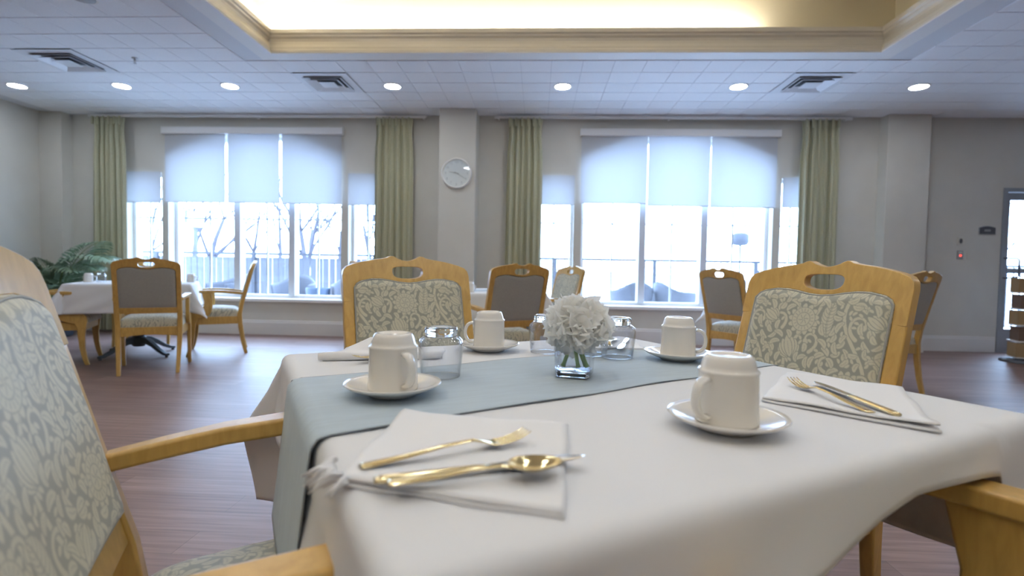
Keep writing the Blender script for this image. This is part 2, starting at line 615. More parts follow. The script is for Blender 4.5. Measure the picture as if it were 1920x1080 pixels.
# baseboards
def base(name, x0, x1, y):
    mb = MB()
    prof = [(0, 0), (-.018, 0), (-.018, .165), (-.012, .175), (-.012, .19), (-.004, .2), (0, .2)]
    mb.sweep(None, [[Vector((x, y + a, b)) for a, b in prof] for x in (x0, x1)])
    return struct(part(name, mb, M['base']))
base('baseboard_back', -6.48, -1.28, D)
base('baseboard_back_middle', -.81, 4.36, D)
base('baseboard_back_right', 4.88, DOORX[0] - .02, D)
base('baseboard_pillar_clock', -1.295, -.795, 6.66)
base('baseboard_pillar_door', 4.345, 4.895, 6.84)
base('baseboard_pillar_corner', XL, -6.465, 6.85)
mb = MB().box(XL, XL + .018, YB, 6.83, 0, .2)
struct(part('baseboard_left', mb, M['base'], bevel=.004))

# windows
def make_window(n, w):
    root = empty_struct('window_%d' % n, ((w['c'][0] + w['c'][1]) / 2, D, SILL))
    ox, oy, oz = root.location
    def p(name, mb, m, **k):
        o = part(name, mb, m, root, **k)
        o.location = (-ox, -oy, -oz)
        return o
    x0, x1 = w['c']
    y0, y1 = D + .14, D + .22
    a_out = arch(x0, x1, SILL, 2.44, 2.75)
    a_in = arch(x0 + .045, x1 - .045, SILL + .045, 2.41, 2.705)
    p('frame', MB().slab(a_out, [a_in], y0, y1, lambda a, b, t: (a, t, b)), M['muntin'])
    xm = [x0 + .91, x0 + 1.69] if n == 1 else [x0 + .83, x0 + 1.65]
    xs = [x0 + .045, xm[0], xm[1], x1 - .045]
    def top(x):
        w_, h_ = (x1 - x0) / 2, .31
        R = (w_ * w_ + h_ * h_) / (2 * h_)
        return 2.75 - R + math.sqrt(max(0, R * R - (x - (x0 + x1) / 2) ** 2)) - .04
    for x in xm:
        p('mullion', MB().box(x - .045, x + .045, y0 - .03, y1 + .02, SILL + .03, top(x)), M['frame'], bevel=.004)
    for a, b in zip(xs, xs[1:]):
        poly = [(a, SILL + .04), (b, SILL + .04)] + [(b + (a - b) * k / 8, top(b + (a - b) * k / 8)) for k in range(9)]
        p('pane', MB().slab(poly, [], D + .175, D + .181, lambda s, t, q: (s, q, t)), M['pane'])
        m = (a + b) / 2
        p('muntin', MB().box(m - .011, m + .011, D + .186, D + .204, SILL + .04, top(m)), M['muntin'])
        p('muntin', MB().box(a, b, D + .187, D + .203, 1.59, 1.612), M['muntin'])
    for s in w['sides']:
        fr = MB().slab(rect(s[0], s[1], SILL, 2.21), [rect(s[0] + .04, s[1] - .04, SILL + .045, 2.17)], y0, y1, lambda a, b, t: (a, t, b))
        p('frame', fr, M['muntin'])
        p('pane', MB().box(s[0] + .03, s[1] - .03, D + .175, D + .181, SILL + .04, 2.18), M['pane'])
        p('muntin', MB().box(s[0] + .20, s[0] + .222, D + .186, D + .204, SILL + .04, 2.18), M['muntin'])
        p('muntin', MB().box(s[0] + .03, s[1] - .03, D + .187, D + .203, 1.59, 1.612), M['muntin'])
    p('sill', MB().box(w['sides'][0][0] - .05, w['sides'][1][1] + .05, D - .07, D + .15, SILL - .045, SILL - .001), M['white'], bevel=.006)
make_window(1, WIN[0])
make_window(2, WIN[1])

# ------------------------------------------------------------------ door on the right
dr = empty_struct('door_1', (DOORX[0], D, 0))
def dp(name, mb, m, **k):
    o = part(name, mb, m, dr, **k)
    o.location = (-DOORX[0], -D, 0)
    return o
x0, x1 = DOORX
dp('door_frame', MB().slab([(x0, 0), (x1, 0), (x1, 2.11), (x0, 2.11)], [rect(x0 + .05, x1 - .05, .01, 2.06)], D - .015, D + .12, lambda a, b, t: (a, t, b)), M['alum'])
leaf = dp('door_leaf', MB().slab(rect(x0 + .052, x1 - .052, .012, 2.055), [rect(x0 + .12, x1 - .12, .30, 1.96)], D + .03, D + .08, lambda a, b, t: (a, t, b)), M['alum'], bevel=.003)
dp('pane', MB().box(x0 + .11, x1 - .11, D + .05, D + .056, .29, 1.97), M['pane'])
dp('push_bar', MB().box(x0 + .11, x1 - .11, D + .02, D + .048, 1.02, 1.09), M['alum'], bevel=.004)
hx = x0 + .02
dp('handle', MB().tube([(hx + .02, D + .04, 1.215), (hx + .02, D - .05, 1.215), (hx + .14, D - .07, 1.21), (hx + .16, D - .07, 1.19), (hx + .16, D - .07, .99), (hx + .14, D - .07, .965), (hx + .02, D - .05, .96), (hx + .02, D + .04, .96)], .011, 8), M['darkgrey'], smooth=True)

# ------------------------------------------------------------------ ceiling fixtures
def downlight(x, y, lab, grp, z=HC - .006):
    t = thing('recessed_downlight', lab, 'ceiling light', (x, y, z), 0, grp)
    part('trim_ring', MB().lathe([(.083, .002), (.083, -.003), (.098, -.006), (.103, -.002), (.103, .002)], 32), M['white'], t, smooth=True)
    part('lens', MB().lathe([(0, -.004), (.083, -.004)], 24), M['lens'], t)
for x, y in LIGHTS:
    downlight(x, y, 'round lit recessed downlight in the tiled ceiling along the window wall', 'downlights along the window wall')

for x in (-1.9, -.4, 1.0, 2.4):
    for y in (-.6, 1.1, 2.8):
        downlight(x, y, 'round lit recessed downlight in the raised coffer over the near table', 'downlights in the coffer', zt - .001)
for x, y in ((-4.8, 3.0), (-4.8, .4), (-4.8, -2.4), (5.4, 3.0), (5.4, .4), (5.4, -2.4), (0.2, -2.9)):  # unseen downlights beside and behind the coffer, added to brighten the room
    downlight(x, y, 'round lit recessed downlight added out of view in the tiled ceiling beside the coffer', 'added downlights beside the coffer')

def vent(x, y, lab):
    t = thing('air_vent', lab, 'air vent', (x, y, HC - .004), 0, 'square ceiling air vents')
    h = T - .006
    part('backing', MB().box(-h + .02, h - .02, -h + .02, h - .02, .004, .01), M['dark'], t)
    def ring(a, b, z0, z1):
        vs = []
        for s, z in ((a, z0), (b, z1)):
            vs += [(-s, -s, z), (s, -s, z), (s, s, z), (-s, s, z)]
        for s, z in ((a, z0 + .004), (b, z1 + .004)):
            vs += [(-s, -s, z), (s, -s, z), (s, s, z), (-s, s, z)]
        fs = []
        for k in range(4):
            l = (k + 1) % 4
            fs += [(k, l, 4 + l, 4 + k), (8 + k, 8 + l, 12 + l, 12 + k), (k, l, 8 + l, 8 + k), (4 + k, 4 + l, 12 + l, 12 + k)]
        return MB().add(vs, fs)
    part('frame', ring(h, h - .09, -.008, -.006), M['vent'], t)
    part('louvre', ring(h - .085, h - .135, -.026, .002), M['vent'], t)
    part('louvre', ring(h - .135, h - .185, -.030, .002), M['vent'], t)
    part('centre_plate', MB().box(-.085, .085, -.085, .085, -.026, -.022), M['vent'], t)
vent(*VENTS[0], 'square louvred ceiling air vent above the palm end of the room')
vent(*VENTS[1], 'square louvred ceiling air vent near the sage curtain left of the clock pillar')
vent(*VENTS[2], 'square louvred ceiling air vent near the curtain on the door side')

p = on_z(253, 112, HC - .02)
t = thing('fire_sprinkler', 'small chrome fire sprinkler head hanging from a ceiling tile', 'sprinkler', (p.x, p.y, HC - .004))
part('escutcheon', MB().lathe([(0, 0), (.03, 0), (.028, -.006), (0, -.008)], 16), M['steel'], t, smooth=True)
part('head', MB().lathe([(0, -.006), (.009, -.006), (.009, -.03), (.004, -.034), (.004, -.05), (0, -.05)], 12), M['steel'], t, smooth=True)
part('deflector', MB().lathe([(0, -.05), (.016, -.05), (.016, -.053), (0, -.053)], 12), M['steel'], t)
p = on_z(155, -6, HC)
t = thing('ceiling_speaker', 'round grey ceiling speaker grille in a tile at the palm side', 'speaker', (p.x, p.y, HC - .004))
part('grille', MB().lathe([(0, -.012), (.08, -.010), (.085, -.002), (.085, .002)], 28), M['grey'], t, smooth=True)
part('rim', MB().lathe([(.084, .002), (.084, -.006), (.1, -.004), (.1, .002)], 28), M['white'], t, smooth=True)

# ------------------------------------------------------------------ shades, curtains
def shade(x0, x1, z0, z1, lab, grp, y=D - .035):
    t = thing('roller_shade', lab, 'roller shade', ((x0 + x1) / 2, y, z1), 0, grp)
    w = (x1 - x0) / 2
    part('fabric', MB().grid(lambda a, b: (-w + 2 * w * a, .0015 * math.sin(a * 7) * b, -(z1 - z0) * b), 12, 10), M['shade'], t, smooth=True)
    part('hem_bar', MB().box(-w, w, -.006, .006, -(z1 - z0) - .012, -(z1 - z0)), M['frame'], t, bevel=.002)
for n, w in enumerate(WIN):
    side = 'palm-side window' if n == 0 else 'door-side window'
    a, b = w['c']
    cuts = ([a - .02, a + .83, a + .865, a + 1.585, a + 1.62, b + .015] if n == 0 else [a - .02, a + .845, a + .855, a + 1.655, a + 1.665, b + .015])
    zz = (1.81, 1.81, 1.805) if n == 0 else (1.86, 1.835, 1.825)
    for k, nm in enumerate(('panel beside the sage curtain', 'middle panel', 'panel toward the other side')):
        nm = ('end panel nearest the palm corner', 'middle panel', 'end panel nearest the clock pillar')[k] if n == 0 else ('end panel nearest the clock pillar', 'middle panel', 'end panel nearest the glass door')[k]
        shade(cuts[2 * k], cuts[2 * k + 1], zz[k], 2.73, 'backlit white roller shade in the arched %s, %s' % (side, nm), 'roller shades')
    for k, s in enumerate(w['sides']):
        nm = ('palm corner', 'clock pillar')[k] if n == 0 else ('clock pillar', 'glass door')[k]
        shade(s[0] + (.0), s[1] - .0, 1.80 if n == 0 else 1.835, 2.215, 'narrow backlit roller shade in the side light of the %s toward the %s' % (side, nm), 'side roller shades', y=D - .02)
    v = thing('shade_valance', 'long grey white cassette valance over the arched %s' % side, 'valance', ((a + b) / 2, D, 2.77), 0, 'shade valances')
    h = (b - a) / 2 + .035
    part('cassette', MB().box(-h, h, -.085, -.002, -.045, .045), M['lip'], v, bevel=.008)
    for s in (-1, 1):
        part('end_cap', MB().box(s * h - .004, s * h + .004, -.087, -.001, -.047, .047), M['white'], v)
def curtain(x0, x1, lab, seed):
    rnd = random.Random(seed)
    t = thing('curtain', lab, 'curtain', ((x0 + x1) / 2, 6.90, 0.03), 0, 'pleated sage curtains')
    w = (x1 - x0) / 2
    npl = 6
    ph = [rnd.uniform(-.5, .5) for _ in range(npl + 2)]
    am = [rnd.uniform(.75, 1.25) for _ in range(npl + 2)]
    z1 = 2.89
    def fn(a, b):
        z = b * z1
        k = min(npl, int(a * npl))
        fr = a * npl
        amp = .034 * am[k] * (1 - .35 * b)
        y = amp * math.sin(2 * math.pi * fr + ph[k] * .5 * math.sin(3 * b)) + .012 * math.sin(4.3 * fr + 2 * b)
        pinch = 1 - .09 * math.exp(-((b - .93) / .05) ** 2) + .05 * (1 - b)
        x = (-w + 2 * w * a) * pinch + .008 * math.sin(2 * math.pi * fr * 2 + b * 2)
        return (x, y, z)
    part('drape', MB().grid(fn, 110, 24), M['curtain'], t, smooth=True)
    for k in range(npl):
        x = -w + 2 * w * (k + .5) / npl
        part('pinch_pleat', MB().box(x - .012, x + .012, -.05, -.03, z1 - .10, z1 + .01), M['curtain'], t, bevel=.006)
curtain(-6.09, -5.63, 'long sage curtain hanging beside the potted palm', 1)
curtain(-2.19, -1.68, 'long sage curtain between the palm-side window and the clock pillar', 2)
curtain(-.43, .03, 'long sage curtain between the clock pillar and the door-side window', 3)
curtain(3.33, 3.81, 'long sage curtain on the door side of the windows', 4)
def rod(x0, x1, lab):
    t = thing('curtain_rod', lab, 'curtain rod', ((x0 + x1) / 2, 6.90, 2.945), 0, 'curtain rods')
    h = (x1 - x0) / 2
    part('rail', MB().box(-h, h, -.014, .014, -.016, .016), M['white'], t, bevel=.004)
    for x in (-h + .05, 0, h - .05):
        part('bracket', MB().box(x - .01, x + .01, .013, .122, -.008, .008), M['white'], t)
rod(-6.14, -1.50, 'white curtain rail above the palm-side window')
rod(-.60, 3.95, 'white curtain rail above the door-side window')

# ------------------------------------------------------------------ wall clock
ck = thing('wall_clock', 'round white wall clock with pale numerals on the pillar', 'clock', (-1.05, 6.66, 2.165))
def lathe_y(prof, n=48):
    m = MB().lathe(prof, n)
    m.v = [(x, -z, y) for x, y, z in m.v]
    return m
part('case', lathe_y([(0, .004), (.185, .004), (.195, .012), (.195, .03), (.188, .042), (.178, .044), (.172, .036), (.172, .024), (0, .024)]), M['white'], ck, smooth=True)
part('face', lathe_y([(0, .0245), (.171, .0245)]), M['lip'], ck)
clockink = mat('clock_ink', (0.42, 0.42, 0.46), 0.6)
def hand(ang, l, w, z, nm):
    a = math.radians(ang)
    dx, dz = math.sin(a), math.cos(a)
    px, pz = dz, -dx
    pts = []
    for s, h in ((-.03, w), (l, w * .5)):
        for sg in (-1, 1):
            pts.append((dx * s + px * h * sg, dz * s + pz * h * sg))
    poly = [pts[0], pts[1], pts[3], pts[2]]
    part(nm, MB().slab(poly, [], 0, .002, lambda q, r, tt: (q, -z - tt, r)), M['grey'], ck)
hand(280, .095, .006, .027, 'hour_hand')
hand(121, .14, .0045, .030, 'minute_hand')
for k in range(1, 13):
    cu = bpy.data.curves.new('numeral', 'FONT')
    cu.body = str(k)
    cu.size = .042
    cu.align_x = 'CENTER'
    cu.align_y = 'CENTER'
    cu.extrude = .0006
    ob = bpy.data.objects.new('numeral_tmp', cu)
    COL.objects.link(ob)
    bpy.context.view_layer.update()
    me = bpy.data.meshes.new_from_object(ob.evaluated_get(bpy.context.evaluated_depsgraph_get()))
    bpy.data.objects.remove(ob)
    a = math.radians(30 * k)
    q = link('numeral', me, clockink, ck, (.138 * math.sin(a), -.0257, .138 * math.cos(a)))
    q.rotation_euler = (math.radians(90), 0, 0)
part('glass', lathe_y([(0, .037), (.172, .037), (.172, .038), (0, .038)]), M['pane'], ck)

# ------------------------------------------------------------------ wall devices by the door
def plate(name, px, py, w, h, lab, cat):
    p = on_y(px, py, D)
    return thing(name, lab, cat, (p.x, D, p.z))
t = plate('door_sign', 1850, 432, 0, 0, 'dark arched room sign plaque beside the glass door', 'sign')
poly = [(-.105, -.055), (.105, -.055), (.105, .035)] + [(.105 - .21 * k / 10, .035 + .022 * math.sin(math.pi * k / 10)) for k in range(1, 10)] + [(-.105, .035)]
part('plaque', MB().slab(poly, [], -.012, -.001, lambda a, b, q: (a, q, b)), M['grey'], t, bevel=.003)
part('inset', MB().slab([(x * .92, z * .86) for x, z in poly], [], -.0135, -.011, lambda a, b, q: (a, q, b)), M['darkgrey'], t)
part('lettering', MB().box(-.038, .038, -.015, -.0125, -.016, .012), M['grey'], t, bevel=.004, label='pale blurred lettering')
t = plate('door_intercom', 1800, 452, 0, 0, 'small ivory wall plate with dark oval reader beside the door sign', 'card reader')
part('plate', MB().box(-.04, .04, -.012, -.001, -.055, .055), M['ivory'], t, bevel=.004)
part('reader', MB().slab([(.018 * math.cos(2 * math.pi * k / 16), .032 * math.sin(2 * math.pi * k / 16)) for k in range(16)], [], -.02, -.011, lambda a, b, q: (a, q, b)), M['darkgrey'], t)
t = plate('alarm_switch', 1799, 478, 0, 0, 'grey wall keypad with a glowing red light', 'keypad')
part('plate', MB().box(-.035, .035, -.016, -.001, -.055, .055), M['grey'], t, bevel=.004)
part('indicator', MB().box(-.012, .012, -.019, -.015, -.02, .004), M['red'], t)
part('buttons', MB().box(-.022, .022, -.018, -.015, .016, .042), M['ivory'], t)
t = plate('light_switch', 1818, 478, 0, 0, 'ivory light switch plate beside the red lit keypad', 'light switch')
part('plate', MB().box(-.035, .035, -.008, -.001, -.057, .057), M['ivory'], t, bevel=.003)
part('rocker', MB().box(-.016, .016, -.012, -.007, -.032, .032), M['ivory'], t, bevel=.002)

# ------------------------------------------------------------------ brochure rack
p = on_z(1905, 680, 0)
rk = thing('book_rack', 'dark upright book rack with stacked tiers in front of the glass door', 'book rack', (p.x + .16, p.y + .05, 0), math.radians(-18))
part('base', MB().lathe([(0, .0), (.24, .0), (.24, .018), (.2, .03), (0, .03)], 28), M['darkgrey'], rk, smooth=True)
part('spine_panel', MB().box(-.03, .16, -.012, .012, .03, 1.0), M['grey'], rk, bevel=.004)
for k in range(6):
    part('shelf', MB().box(-.15, .16, -.11, .11, .05 + .185 * k, .062 + .185 * k), M['white'], rk)
for k in range(5):
    z = .063 + .185 * k
    bk = thing('book', '%s book in the %s tier of the book rack' % (('tan', 'brown')[k % 2], ('lowest', 'second', 'middle', 'fourth', 'top')[k]), 'book')
    bk.parent = None
    a = math.radians(-18)
    lx, ly = -.095 + (.02 if k % 2 else 0), 0
    bk.location = (rk.location.x + lx * math.cos(a) - ly * math.sin(a), rk.location.y + lx * math.sin(a) + ly * math.cos(a), z)
    bk.rotation_euler = (0, 0, a)
    bk['group'] = 'books in the rack'
    cm = M['cover1'] if k % 2 == 0 else M['cover2']
    mb = MB()
    mb.box(-.05, -.046, -.095, .095, 0, .16)
    mb.box(.046, .05, -.095, .095, 0, .16)
    mb.box(-.05, .05, -.1, -.095, 0, .16)
    part('cover', mb, cm, bk)
    part('pages', MB().box(-.0455, .0455, -.0945, .088, .003, .156), M['pages'], bk)

# ------------------------------------------------------------------ damask pattern, painted once on a repeating cell
def damask_cell():
    Wm, Hm, res = .25, .30, .001
    nx, ny = int(round(Wm / res)), int(round(Hm / res))
    A = np.zeros((ny, nx))
    def dab(x, y, r, v):
        k = int(r / res) + 2
        ix, iy = int(round(x / res)), int(round(y / res))
        xs = np.arange(ix - k, ix + k + 1)
        ys = np.arange(iy - k, iy + k + 1)
        d = np.hypot((xs * res - x)[None, :], (ys * res - y)[:, None])
        cov = np.clip((r - d) / res + .5, 0, 1)
        I = np.ix_(ys % ny, xs % nx)
        A[I] = A[I] * (1 - cov) + v * cov
    def stroke(pts, rad, v=1.0, gap=.0022):
        if gap:
            for (x, y), r in zip(pts, rad):
                dab(x, y, r + gap, 0)
        for (x, y), r in zip(pts, rad):
            dab(x, y, r, v)
    def leaf(x, y, ang, L, w, bend=0.0, vein=True, gap=.002):
        n = max(8, int(L / .0012))
        pts, rad = [], []
        cx, cy, a = x, y, ang
        for k in range(n):
            s = k / (n - 1)
            pts.append((cx, cy))
            rad.append(w * (math.sin(math.pi * min(1, s * .92 + .06)) ** .8) + .0003)
            a += bend / n
            cx += math.cos(a) * L / n
            cy += math.sin(a) * L / n
        stroke(pts, rad, 1, gap)
        if vein and w > .004:
            m = len(pts)
            stroke(pts[int(m * .1):int(m * .75)], [.0006] * (int(m * .75) - int(m * .1)), .12, 0)
        return cx, cy, a
    def curl(x, y, ang, L, w, turn, gap=.002):
        n = max(14, int(L / .0011))
        pts, rad = [], []
        cx, cy, a = x, y, ang
        for k in range(n):
            s = k / (n - 1)
            pts.append((cx, cy))
            rad.append(w * (1 - .55 * s) + (w * .9 if s > .96 else 0))
            a += turn / n * (.35 + 1.5 * s)
            cx += math.cos(a) * L / n
            cy += math.sin(a) * L / n
        stroke(pts, rad, 1, gap)
    def bloom(x, y, R, a0):
        for k in range(13):
            a = a0 + 2 * math.pi * k / 13
            leaf(x + math.cos(a) * R * .75, y + math.sin(a) * R * .75, a, R * .62, R * .2, .3, False, .0013)
        dab(x, y, R + .0015, 0)
        dab(x, y, R, 1)
        for k in range(18):
            a = a0 + 2 * math.pi * k / 18
            stroke([(x + math.cos(a) * R * q, y + math.sin(a) * R * q) for q in (.70, .76, .82, .88)], [.0009] * 4, .1, 0)
        for k in range(90):
            a = 2 * math.pi * k / 90
            dab(x + math.cos(a) * R * .58, y + math.sin(a) * R * .58, .0009, .1)
        for k in range(6):
            a = a0 + 2 * math.pi * k / 6
            stroke([(x + math.cos(a + q * .4) * R * .42 * q, y + math.sin(a + q * .4) * R * .42 * q) for q in np.linspace(.2, 1, 9)], [.0008] * 9, .1, 0)
    def fan(x, y, ang, R, n=7, spread=2.4):
        for k in sorted(range(n), key=lambda k: -abs(k - (n - 1) / 2)):
            o = (k - (n - 1) / 2) / ((n - 1) / 2)
            leaf(x, y, ang + o * spread / 2, R * (1 - .25 * abs(o)), R * .17, -o * .9, True, .0016)
    def feather(x, y, ang, L, bend):
        n = 11
        cx, cy, a = x, y, ang
        spine = []
        for k in range(n):
            s = k / (n - 1)
            spine.append((cx, cy, a, s))
            a += bend / n
            cx += math.cos(a) * L / n
            cy += math.sin(a) * L / n
        for px, py, pa, s in spine:
            l = L * .30 * math.sin(math.pi * (.15 + .8 * s))
            for sg in (-1, 1):
                leaf(px, py, pa + sg * .85, l, l * .26, -sg * .7, False, .0012)
        stroke([(q[0], q[1]) for q in spine], [.0016] * n, 1, 0)
        pts = []
        for (p0, p1) in zip(spine, spine[1:]):
            pts += [(p0[0] + (p1[0] - p0[0]) * q, p0[1] + (p1[1] - p0[1]) * q) for q in np.linspace(0, 1, 8)]
        stroke(pts, [.0007] * len(pts), .1, 0)
    rnd = random.Random(5)
    # main vines
    for off in (0, .125):
        pts = []
        for k in range(420):
            s = k / 420
            pts.append((off + .05 + .034 * math.sin(2 * math.pi * s + off * 20), s * Hm))
        stroke(pts, [.0036] * len(pts), 1)
    for x, y, a, L, t in ((.05, .02, .6, .10, 4.6), (.09, .13, 2.4, .09, -4.8), (.02, .2, .5, .09, 4.4), (.16, .09, 2.6, .09, -4.6), (.2, .17, .7, .10, 4.9), (.15, .28, 2.5, .085, -4.5), (.1, .24, .2, .07, 4.6), (.23, .03, 2.2, .075, -4.4)):
        curl(x, y, a, L, .0042, t)
    feather(.115, .02, 1.25, .085, .7)
    feather(.24, .16, 1.8, .085, -.8)
    fan(.075, .115, 1.9, .05)
    fan(.195, .265, 1.2, .05)
    fan(.13, .19, -.9, .042, 5, 2.0)
    fan(.0, .05, .6, .04, 5, 2.0)
    bloom(.055, .215, .027, .2)
    bloom(.18, .055, .028, .5)
    # fill what is still bare ground with small leaves and dots
    for k in range(2600):
        x, y = rnd.uniform(0, Wm), rnd.uniform(0, Hm)
        big = k < 900
        r = .0085 if big else .005
        n = int(r / res)
        ix, iy = int(x / res), int(y / res)
        I = np.ix_(np.arange(iy - n, iy + n + 1) % ny, np.arange(ix - n, ix + n + 1) % nx)
        if A[I].mean() < (.16 if big else .10):
            a = rnd.uniform(0, 6.28)
            if big:
                L = rnd.uniform(.020, .032)
                leaf(x - math.cos(a) * L / 2, y - math.sin(a) * L / 2, a, L, rnd.uniform(.0042, .006), rnd.choice((-1.6, 1.6)), True, .0014)
            else:
                leaf(x - math.cos(a) * .006, y - math.sin(a) * .006, a, .012, .0027, rnd.choice((-1, 1)), False, .001)
    return A, Wm, Hm, res
PAT, PW, PH, PRES = damask_cell()
def pattern_at(x, y):
    fx = (np.asarray(x) / 1.22 / PRES) % PAT.shape[1]
    fy = (np.asarray(y) / 1.22 / PRES) % PAT.shape[0]
    i0 = np.floor(fx).astype(int)
    j0 = np.floor(fy).astype(int)
    a, b = fx - i0, fy - j0
    i0, j0 = i0 % PAT.shape[1], j0 % PAT.shape[0]
    i1, j1 = (i0 + 1) % PAT.shape[1], (j0 + 1) % PAT.shape[0]
    return (PAT[j0, i0] * (1 - a) * (1 - b) + PAT[j0, i1] * a * (1 - b) + PAT[j1, i0] * (1 - a) * b + PAT[j1, i1] * a * b)
def np_grid(name, P, uvx, uvy, mat_):
    # P: (nv, nu, 3) array
    nv, nu = P.shape[:2]
    me = bpy.data.meshes.new(name)
    idx = np.arange(nv * nu).reshape(nv, nu)
    q = np.stack([idx[:-1, :-1], idx[:-1, 1:], idx[1:, 1:], idx[1:, :-1]], -1).reshape(-1, 4)
    me.vertices.add(nv * nu)
    me.vertices.foreach_set('co', P.reshape(-1, 3).astype(np.float32).ravel())
    me.loops.add(q.size)
    me.loops.foreach_set('vertex_index', q.astype(np.int32).ravel())
    me.polygons.add(len(q))
    me.polygons.foreach_set('loop_start', (np.arange(len(q)) * 4).astype(np.int32))
    me.update(calc_edges=True)
    me.polygons.foreach_set('use_smooth', [True] * len(q))
    if uvx is not None:
        at = me.attributes.new('pattern', 'FLOAT', 'POINT')
        at.data.foreach_set('value', pattern_at(uvx, uvy).ravel().astype(np.float32))
    me.materials.append(mat_)
    me.validate()
    return me

# ------------------------------------------------------------------ the armchair
PEAK = 1.01
def back_y(z):
    return 0.0 if z < .45 else -.145 * ((z - .45) / .55) ** 1.1
def curve_y(x):
    return -.014 * (1 - (x / .245) ** 2)
def bend(x, z):
    return back_y(z) + curve_y(x) * min(1, max(0, (z - .45) / .2))
half_out = [(.245, -.17), (.245, -.075), (.241, -.056), (.230, -.043), (.205, -.033), (.17, -.024), (.133, -.0165), (.095, -.011), (.076, -.007), (.066, -.002), (.057, 0), (.048, -.003), (.036, -.010), (.018, -.016)]
half_in = [(.207, -.17), (.207, -.118), (.198, -.104), (.18, -.094), (.14, -.0865), (.105, -.0865), (.07, -.0915), (.035, -.0985)]
def pad_top(x):
    pts = sorted([(a, b) for a, b in half_in[1:]] + [(0, -.101)])
    x = abs(x)
    xs = [p[0] for p in pts]
    return PEAK + float(np.interp(x, xs, [p[1] for p in pts]))
def make_chair(label):
    t = thing('armchair', label, 'chair', group='maple dining armchairs')
    outer_l = [(-x, PEAK + z) for x, z in half_out] + [(0, PEAK - .0185)] + [(x, PEAK + z) for x, z in reversed(half_out)]
    inner = [(x, PEAK + z) for x, z in half_in] + [(0, PEAK - .101)] + [(-x, PEAK + z) for x, z in reversed(half_in)]
    hole = []
    for k in range(28):
        a = 2 * math.pi * k / 28
        c, s = math.cos(a), math.sin(a)
        x = .060 * (abs(c) ** .62) * (1 if c >= 0 else -1)
        z = (.020 if s > 0 else .028) * (abs(s) ** .8) * (1 if s >= 0 else -1) - (.003 * (1 - (x / .06) ** 2) if s > 0 else 0)
        hole.append((x, PEAK - .058 + z))
    def put(a, b, th):
        return (a, bend(a, b) + th, b)
    part('top_rail', MB().slab(outer_l + inner, [hole], -.016, .018, put), M['wood'], t, bevel=.007, seg=2)
    # posts running down into the rear legs
    for s in (-1, 1):
        secs = []
        for z, x, w, d, yo in ((0.0, .212, .030, .034, -.062), (.12, .216, .033, .037, -.032), (.28, .222, .037, .041, -.008), (.42, .225, .040, .045, 0), (.52, .226, .040, .042, 0), (.70, .226, .039, .036, 0), (PEAK - .165, .226, .0385, .034, 0)):
            y = (bend(x, z) if z > .42 else yo) + .001
            secs.append([Vector((s * x + a * w / 2, y + b * d / 2, z)) for a, b in ((-1, -1), (1, -1), (1, 1), (-1, 1))])
        pst = part('post', MB().sweep(None, secs), M['wood'], t, bevel=.006)
        part('glide', MB().lathe([(0, .0), (.012, .0), (.012, .004), (0, .004)], 10, s * .212, -.061), M['brass'], pst)
    def bar(z0, z1, hw, th0, th1):
        def f(a, b, tt):
            return (a, bend(a, b) + tt, b)
        n = 8
        poly = [(-hw + 2 * hw * k / n, z0) for k in range(n + 1)] + [(hw - 2 * hw * k / n, z1) for k in range(n + 1)]
        return MB().slab(poly, [], th0, th1, f)
    part('back_rail', bar(.525, .578, .208, -.014, .016), M['wood'], t, bevel=.005)
    # front pad with the damask
    nu, nv = 215, 185
    xs = np.linspace(-.211, .211, nu)
    tops = np.array([pad_top(x) - .0 for x in xs])
    S, TT = np.meshgrid(xs, np.linspace(0, 1, nv))
    Z = .570 + TT * (tops[None, :] + .004 - .570)
    ex = np.clip(1 - np.abs(S) / .211, 0, 1)
    ez = np.clip(np.minimum(TT, 1 - TT) * 2, 0, 1)
    bul = .020 * (1 - (1 - np.clip(ex * 7, 0, 1)) ** 2) * (1 - (1 - np.clip(ez * 6, 0, 1)) ** 2) + .006 * np.sqrt(ex * ez)
    BY = np.where(Z < .45, 0, -.145 * (np.clip(Z - .45, 0, None) / .55) ** 1.1) - .014 * (1 - (S / .245) ** 2) * np.clip((Z - .45) / .2, 0, 1)
    P = np.stack([S, BY + .012 + bul, Z], -1)
    pad = link('front_pad', np_grid('front_pad', P, S + .5, Z + .33, M['damask']), M['damask'], t)
    loop = [(x, .578) for x in np.linspace(-.205, .205, 9)] + [(.205, z) for z in np.linspace(.6, pad_top(.205) - .004, 5)] + [(x, pad_top(x) - .003) for x in np.linspace(.19, -.19, 17)] + [(-.205, z) for z in np.linspace(pad_top(.205) - .004, .6, 5)]
    part('piping', MB().tube([(x, bend(x, z) + .0215, z) for x, z in loop], .0028, 6, closed=True), M['backcloth'], pad, smooth=True)
    # plain rear panel
    P2 = np.stack([S[::6, ::6], BY[::6, ::6] - .010 - .3 * bul[::6, ::6], Z[::6, ::6]], -1)
    me = np_grid('rear_panel', P2, None, None, M['backcloth'])
    link('rear_panel', me, M['backcloth'], t)
    # seat rails
    part('front_rail', MB().box(-.225, .225, .44, .465, .325, .405), M['wood'], t, bevel=.004)
    def apron(a, b, q):
        return (a, q, b)
    n = 10
    poly = [(-.21 + .42 * k / n, .322 + .016 * math.sin(math.pi * k / n)) for k in range(n + 1)] + [(.21, .405), (-.21, .405)]
    part('rear_rail', MB().slab(poly, [], -.012, .012, apron), M['wood'], t, bevel=.004)
    for s in (-1, 1):
        part('side_rail', MB().sweep(None, [[Vector((s * x + a, y, z)) for a, z in ((-.012, .325), (.012, .325), (.012, .405), (-.012, .405))] for x, y in ((.224, .018), (.244, .44))]), M['wood'], t, bevel=.004)
    # seat cushion
    nu, nv = 255, 255
